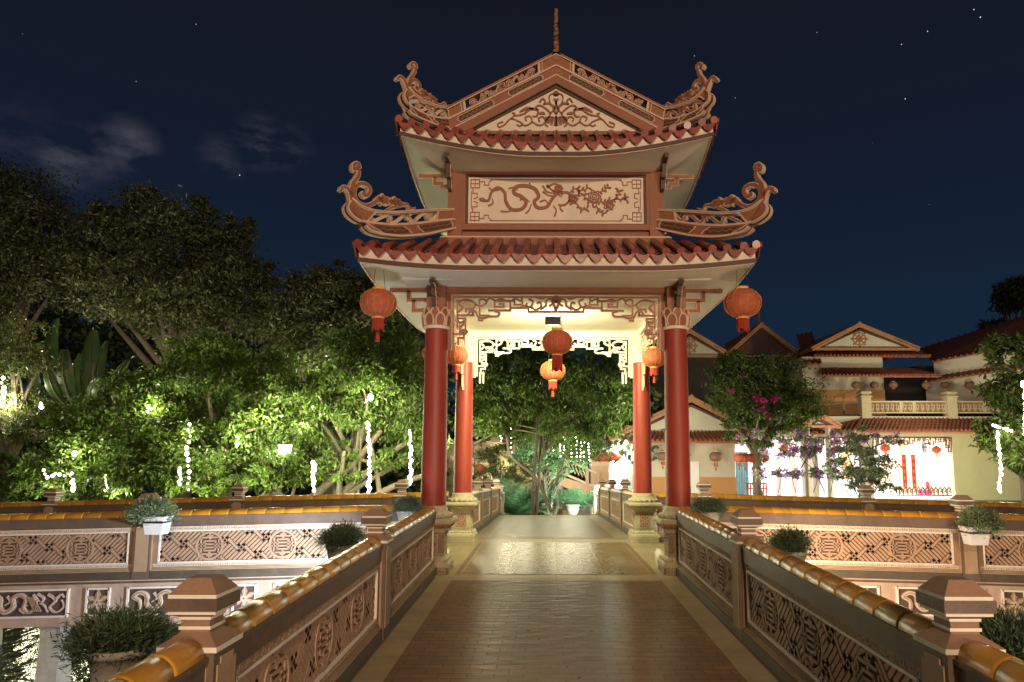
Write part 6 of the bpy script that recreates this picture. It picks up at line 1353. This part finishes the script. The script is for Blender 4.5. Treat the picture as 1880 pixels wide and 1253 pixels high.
for px in (1661, 1678):                              # red banners with gold signs
    b = MB(); p0, p1 = W(px-5.5, 835, Y+1.2), W(px+5.5, 897, Y+1.2); b.box(p0.x, p1.x, Y+1.2, Y+1.23, p1.z, p0.z, M['tassel']); fb = Fr((0, Y+1.2, 0), (1, 0, 0), (0, 0, 1), (0, -1, 0)); xm = (p0.x+p1.x)/2
    for k in range(5):
        zc_ = p0.z+(p1.z-p0.z)*(k+.5)/5; b.rib([(xm-.08, zc_+.05), (xm+.08, zc_+.05)], .025, .0, .01, fb, M['gold']); b.rib([(xm, zc_+.1), (xm-.05, zc_-.09)], .025, .0, .01, fb, M['gold']); b.rib([(xm-.02, zc_), (xm+.08, zc_-.09)], .025, .0, .01, fb, M['gold'])
    b.obj('banner', H)
al = thing('altar', (X(1722, Y), Y+2.5, Gz), 'pale statue among flowers on the altar inside the bright hall', 'altar'); p = W(1722, 905, Y+2.5)
b = MB(); b.box(p.x-.9, p.x+.9, Y+2.2, Y+3, Gz, p.z+.15, M['flower']); b.obj('table', al)
b = MB(); b.lathe([(.42, 0), (.40, .1), (.24, .25), (.26, .5), (.20, .75), (.09, .86), (.12, .96), (.13, 1.08), (.07, 1.2), (.01, 1.26)], M['cream'], (p.x, Y+2.6, p.z+.15), 14); b.obj('statue', al)
scatter_leaves('flowers', '', '', [(p.x-.5, Y+2.4, p.z+.4, .25, .2, .3), (p.x+.5, Y+2.4, p.z+.4, .25, .2, .3)], 260, 20, .1, .09, [M['flower'], M['tassel']], .6, 71, al)
lamp('AREA', 'hall_lamp', (X(1660, Y+2.5), Y+2.6, z1-.1), 420, (.95, .95, 1), 3.2); lamp('AREA', 'hall_lamp', (X(1540, Y+2.5), Y+2.6, z1-.1), 300, (.93, .90, 1), 3.0); lamp('AREA', 'hall_lamp', (X(1420, Y+2.5), Y+2.6, z1-.1), 300, (.93, .90, 1), 3.0)
for px, py, r, lab in ((1533, 824, .17, 'small red lantern in the left opening of the bright hall'), (1506, 822, .15, 'small red lantern at the left pier of the bright hall'), (1625, 823, .26, 'red lantern in the right opening of the bright hall, near its pier'), (1719, 826, .24, 'dim red lantern in the right opening, beside the blue lantern'), (1440, 822, .22, 'red lantern among the vines at the left of the bright hall')): lantern('eave_lantern', W(px, py, Y+.3), r, lab, GS, small=True, cord=.3, fringe=.15)
M['blue'] = mat('blue lacquer', (.02, .04, .25), .4); bl_ = MB(); p = W(1697, 822, Y+.3)
for z in (-.25, 0, .22): bl_.box(p.x-.2, p.x+.2, p.y-.2, p.y+.2, p.z+z, p.z+z+.04, M['blue'])
for s_ in (-1, 1):
    for r_ in (-1, 1): bl_.box(p.x+s_*.17-.02, p.x+s_*.17+.02, p.y+r_*.17-.02, p.y+r_*.17+.02, p.z-.25, p.z+.3, M['blue'])
bl_.tube([(p.x, p.y, p.z+.2), (p.x, p.y, p.z+.6)], .01, M['black'], 4); bl_.box(p.x-.1, p.x+.1, p.y-.1, p.y+.1, p.z-.2, p.z+.2, M['potwhite']); tag(bl_.obj('palace_lantern', off=(0, 0, 0)), 'blue framed box lantern in the right opening of the bright hall', 'lantern')
# first eave, balcony
b = MB(); za, zb_ = Zp(790, Y-1.2), Zp(765, Y); roof_sheet(b, (X(1572, Y-1.2), Y-1.2, za), (X(1990, Y-1.2), Y-1.2, za), (X(1990, Y), Y+.2, zb_), (X(1590, Y), Y+.2, zb_), .22); b.box(X(1572, Y-1.2), X(1990, Y-1.2), Y-1.18, Y-1.1, za-.16, za-.07, M['roof_trim'])
roof_sheet(b, (X(1480, Y-1.2), Y-.8, za-.2), (X(1568, Y-1.2), Y-1.2, za), (X(1588, Y), Y+.2, zb_), (X(1500, Y), Y+2.5, zb_-.1), .22); b.obj('lower_roof', H)
b = MB(); b.box(X(1480, Y), X(1990, Y), Y, Y+8, z2, zb_+.02, M['wall']); b.obj('floor_slab', H)
fb = Fr((0, Y+.1, 0), (1, 0, 0), (0, 0, 1), (0, -1, 0)); QB = lambda a, c: (W(a, c, Y+.1).x, W(a, c, Y+.1).z)
for (a, c) in ((1597, 1652), (1655, 1676), (1679, 1737), (1753, 1806), (1809, 1830), (1833, 1880)):
    b = MB(); b.prism([QB(a, 758), QB(c, 758), QB(c, 738), QB(a, 738)], -.12, -.05, fb, M['brown']); b.rib([QB(a, 738), QB(c, 738), QB(c, 758), QB(a, 758)], .08, -.04, .05, fb, M['plinth'], closed=True); n = max(1, int((c-a)/9)); st = (c-a)/n
    for i in range(n):
        u = a+i*st; b.rib([QB(u, 744), QB(u+st*.7, 744), QB(u+st*.7, 753), QB(u+st*.3, 753), QB(u+st*.3, 741)], .045, -.02, .03, fb, M['plinth']); b.rib([QB(u, 750), QB(u+st*.5, 750), QB(u+st*.5, 756)], .045, -.02, .03, fb, M['plinth'])
    b.obj('balcony_panel', H)
for px in (1588, 1745):
    b = MB(); p = W(px, 750, Y+.1); b.square([(.26, zb_-.1), (.26, Zp(730, Y)), (.32, Zp(729, Y)), (.32, Zp(727, Y)), (.18, Zp(724, Y)), (.30, Zp(722, Y)), (.28, Zp(719, Y)), (.1, Zp(716, Y))], M['plinth'], (p.x, Y+.15, 0)); b.obj('balcony_post', H)
b = MB(); fs = Fr((X(1522, Y+.1), Y+2.6, 0), (X(1588, Y+.1)-X(1522, Y+.1), -2.4, 0), (0, 0, 1), (0, -1, 0))
za_, zb2 = Zp(760, Y), Zp(738, Y); b.rib([(0, za_), (0, zb2), (1, zb2), (1, za_)], .06, -.04, .04, fs, M['plinth'], closed=True)
b.rib([(.33, za_), (.33, zb2)], .03, -.04, .04, fs, M['plinth']); b.rib([(.66, za_), (.66, zb2)], .03, -.04, .04, fs, M['plinth']); b.obj('balcony_panel', H)
# upper storey with its two skirts and gable
b = MB(); wbox(b, X(1512, Y), X(1672, Y), Y+2.6, Y+9, zb_, Zp(655, Y+2.6), 'wall'); b.obj('upper_wall', H)
b = MB(); wbox(b, X(1512, Y)-.02, X(1672, Y)+.02, Y+2.56, Y+2.59, zb_, Zp(716, Y+2.6), 'wall_or'); b.obj('dado', H)
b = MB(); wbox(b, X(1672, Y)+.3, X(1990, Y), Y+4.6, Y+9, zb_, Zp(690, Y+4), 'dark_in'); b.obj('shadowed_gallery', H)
b = MB(); Y3 = Y+2.6; roof_sheet(b, (X(1494, Y3), Y3-1.3, Zp(694, Y3)), (X(1712, Y3), Y3-1.3, Zp(694, Y3)), (X(1672, Y3), Y3, Zp(677, Y3)), (X(1512, Y3), Y3, Zp(677, Y3)), .22); b.box(X(1498, Y3), X(1708, Y3), Y3-1.28, Y3-1.2, Zp(697, Y3), Zp(695, Y3), M['roof_trim']); b.obj('skirt_roof', H)
b = MB(); roof_sheet(b, (X(1490, Y3), Y3-1.0, Zp(658, Y3)), (X(1700, Y3), Y3-1.0, Zp(658, Y3)), (X(1672, Y3), Y3, Zp(645, Y3)), (X(1512, Y3), Y3, Zp(645, Y3)), .22); b.obj('upper_skirt_roof', H)
gable_front(H, 1494, 1692, (1584, 598), 642, Y3-.6, 7, True)
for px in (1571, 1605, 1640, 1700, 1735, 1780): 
    lantern('eave_lantern', W(px, 707, Y3-.9), .24, {1571: 'unlit lantern on the upper gallery, leftmost', 1605: 'unlit lantern on the upper gallery, second from the left', 1640: 'unlit lantern on the upper gallery, third from the left', 1700: 'unlit lantern over the balcony left of its right post', 1735: 'unlit lantern over the right balcony post', 1780: 'unlit lantern over the balcony, rightmost'}[px], GS, silk='lantern_dim', small=True, cord=.2, fringe=.1, tassel=False)
# side wing with the long roof on the right
Y = 31
SW = thing('side_wing', (X(1800, Y), Y+4, Gz), 'long red roofed wing climbing out of the picture on the right', 'temple', None)
b = MB(); A_ = W(1712, 664, Y); B_ = W(1905, 628, Y-4); roof_sheet(b, A_, B_, W(1905, 572, Y), W(1690, 640, Y+5), .3); A2 = W(1700, 700, Y); B2 = W(1905, 672, Y-4); roof_sheet(b, A2, B2, W(1905, 655, Y-3), W(1715, 688, Y+1), .3); b.obj('roof', SW)
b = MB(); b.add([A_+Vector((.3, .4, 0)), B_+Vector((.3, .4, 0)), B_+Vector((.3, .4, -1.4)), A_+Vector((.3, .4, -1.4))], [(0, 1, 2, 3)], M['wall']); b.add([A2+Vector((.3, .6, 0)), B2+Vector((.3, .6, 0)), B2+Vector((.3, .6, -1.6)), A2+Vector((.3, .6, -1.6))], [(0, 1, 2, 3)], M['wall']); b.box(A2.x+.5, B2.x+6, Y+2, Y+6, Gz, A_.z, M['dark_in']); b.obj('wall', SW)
# temple blocks further back
BK = thing('rear_hall', (X(1400, 34), 36, Gz), 'dark temple block with a gabled tile roof half hidden behind the blossoming tree', 'temple'); gable_front(BK, 1335, 1475, (1402, 598), 655, 34, 8, False, dim=True, wallc='brown_dark')
b = MB(); wbox(b, X(1345, 34), X(1520, 34), 34.2, 41, Gz, Zp(655, 34), 'roof_trim'); b.obj('wall', BK); b = MB(); b.tube([(X(1400, 34), 34, Zp(600, 34)), (X(1402, 34), 34, Zp(545, 34))], [.12, .03], M['brown'], 6); b.obj('spire', BK)
BK2 = thing('rear_hall', (X(1280, 30), 34, Gz), 'temple block with a white wheel emblem pediment just right of the red column', 'temple'); gable_front(BK2, 1190, 1345, (1268, 609), 655, 30, 8, True)
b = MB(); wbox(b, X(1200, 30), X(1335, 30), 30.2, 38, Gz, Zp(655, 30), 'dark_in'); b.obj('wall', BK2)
b = MB(); roof_sheet(b, (X(1470, 31), 30, Zp(668, 30)), (X(1500, 31), 30, Zp(668, 30)), (X(1560, 31), 36, Zp(610, 36)), (X(1530, 31), 36, Zp(615, 36)), .3); b.obj('side_roof', BK)
BK3 = thing('side_pavilion', (X(1515, 25), 26, Gz), 'small tiled corner roof between the blossoming tree and the balcony', 'roof'); gable_front(BK3, 1470, 1540, (1500, 762), 783, 25, 3, False)
b = MB(); wbox(b, X(1484, 25), X(1490, 25), 25.2, 25.6, Gz, Zp(783, 25), 'wall'); wbox(b, X(1524, 25), X(1528, 25), 25.2, 25.6, Gz, Zp(783, 25), 'wall'); b.obj('pier', BK3)
# left bank: tree lamp and small sheds among the trunks
t = thing('tree_lamp', W(523, 826, 10), 'square white lantern lamp glowing on the trunk of the banyan', 'lamp'); p = W(523, 826, 10)
b = MB(); b.square([(.11, -.14), (.14, .10), (.14, .14)], M['bulb'], p); b.obj('shade', t); b = MB()
for i in (-1, -.4, .4, 1): b.box(p.x+i*.12-.008, p.x+i*.12+.008, p.y-.16, p.y-.14, p.z-.15, p.z+.15, M['black'])
b.tube([p+Vector((0, 0, -.14)), p+Vector((-.1, .1, -1.2))], .02, M['black'], 6); b.obj('frame', t)
lamp('POINT', 'tree_lamp_light', p+Vector((0, -.3, 0)), 40, (1, 1, .85), .15)

# unseen fill lights added in the temple court to brighten the fronts and vines
for px, py, Yl, e, col in ((1560, 880, 20, 1100, (1, .84, .58)), (1820, 850, 22, 900, (1, .94, .62)), (1330, 900, 14, 260, (1, .88, .66)), (1700, 700, 26, 160, (1, .85, .6)), (1235, 880, 16.8, 170, (1, .88, .68)), (1480, 905, 11.5, 150, (1, .92, .85))): lamp('POINT', 'court_fill_light', W(px, py, Yl), e, col, .3)
# things inside the hall's left bay
Y = 28
b = MB(); p0, p1 = W(1372, 888, Y+1.5), W(1408, 906, Y+1.5)
for k in range(7): x = p0.x+(p1.x-p0.x)*k/6; b.box(x-.03, x+.03, Y+1.5, Y+1.56, Gz, p0.z, M['tassel'])
for z in (p0.z, (p0.z+p1.z)/2): b.box(p0.x, p1.x, Y+1.48, Y+1.58, z-.04, z+.04, M['tassel'])
tag(b.obj('low_fence', off=(0, 0, 0)), 'low red fence inside the left bay of the bright hall', 'fence')
M['teal'] = mat('teal cloth', (.16, .34, .37), .7); b = MB()
for k in range(9): a = W(1353+k*2.2, 830, Y+2); b.tube([a, a+Vector((.03*math.sin(k*2), .05*(k % 2), Gz-a.z+.1))], .10, M['teal'], 6)
tag(b.obj('curtain', off=(0, 0, 0)), 'teal curtain at the far left of the bright hall', 'curtain')
b = MB()
for x_ in (1425, 1452): wbox(b, X(x_, Y), X(x_+4, Y), Y+2, Y+2.3, Gz, z1, 'tassel')
for k, x_ in enumerate((1425, 1452)): 
    b = MB(); wbox(b, X(x_, Y+2), X(x_+6, Y+2), Y+2, Y+2.3, Gz, z1, 'edge' if k else 'wall'); b.obj('inner_pillar', H)
for x_ in (1515, 1545): b = MB(); wbox(b, X(x_, Y+4), X(x_+14, Y+4), Y+4, Y+4.1, Zp(880, Y+4), Zp(830, Y+4), 'flower_v' if x_ == 1515 else 'gold'); b.obj('wall_hanging', H)
b = MB(); wbox(b, X(1612, Y+4), X(1650, Y+4), Y+4, Y+4.1, Zp(895, Y+4), Zp(845, Y+4), 'edge'); b.obj('wall_hanging', H)
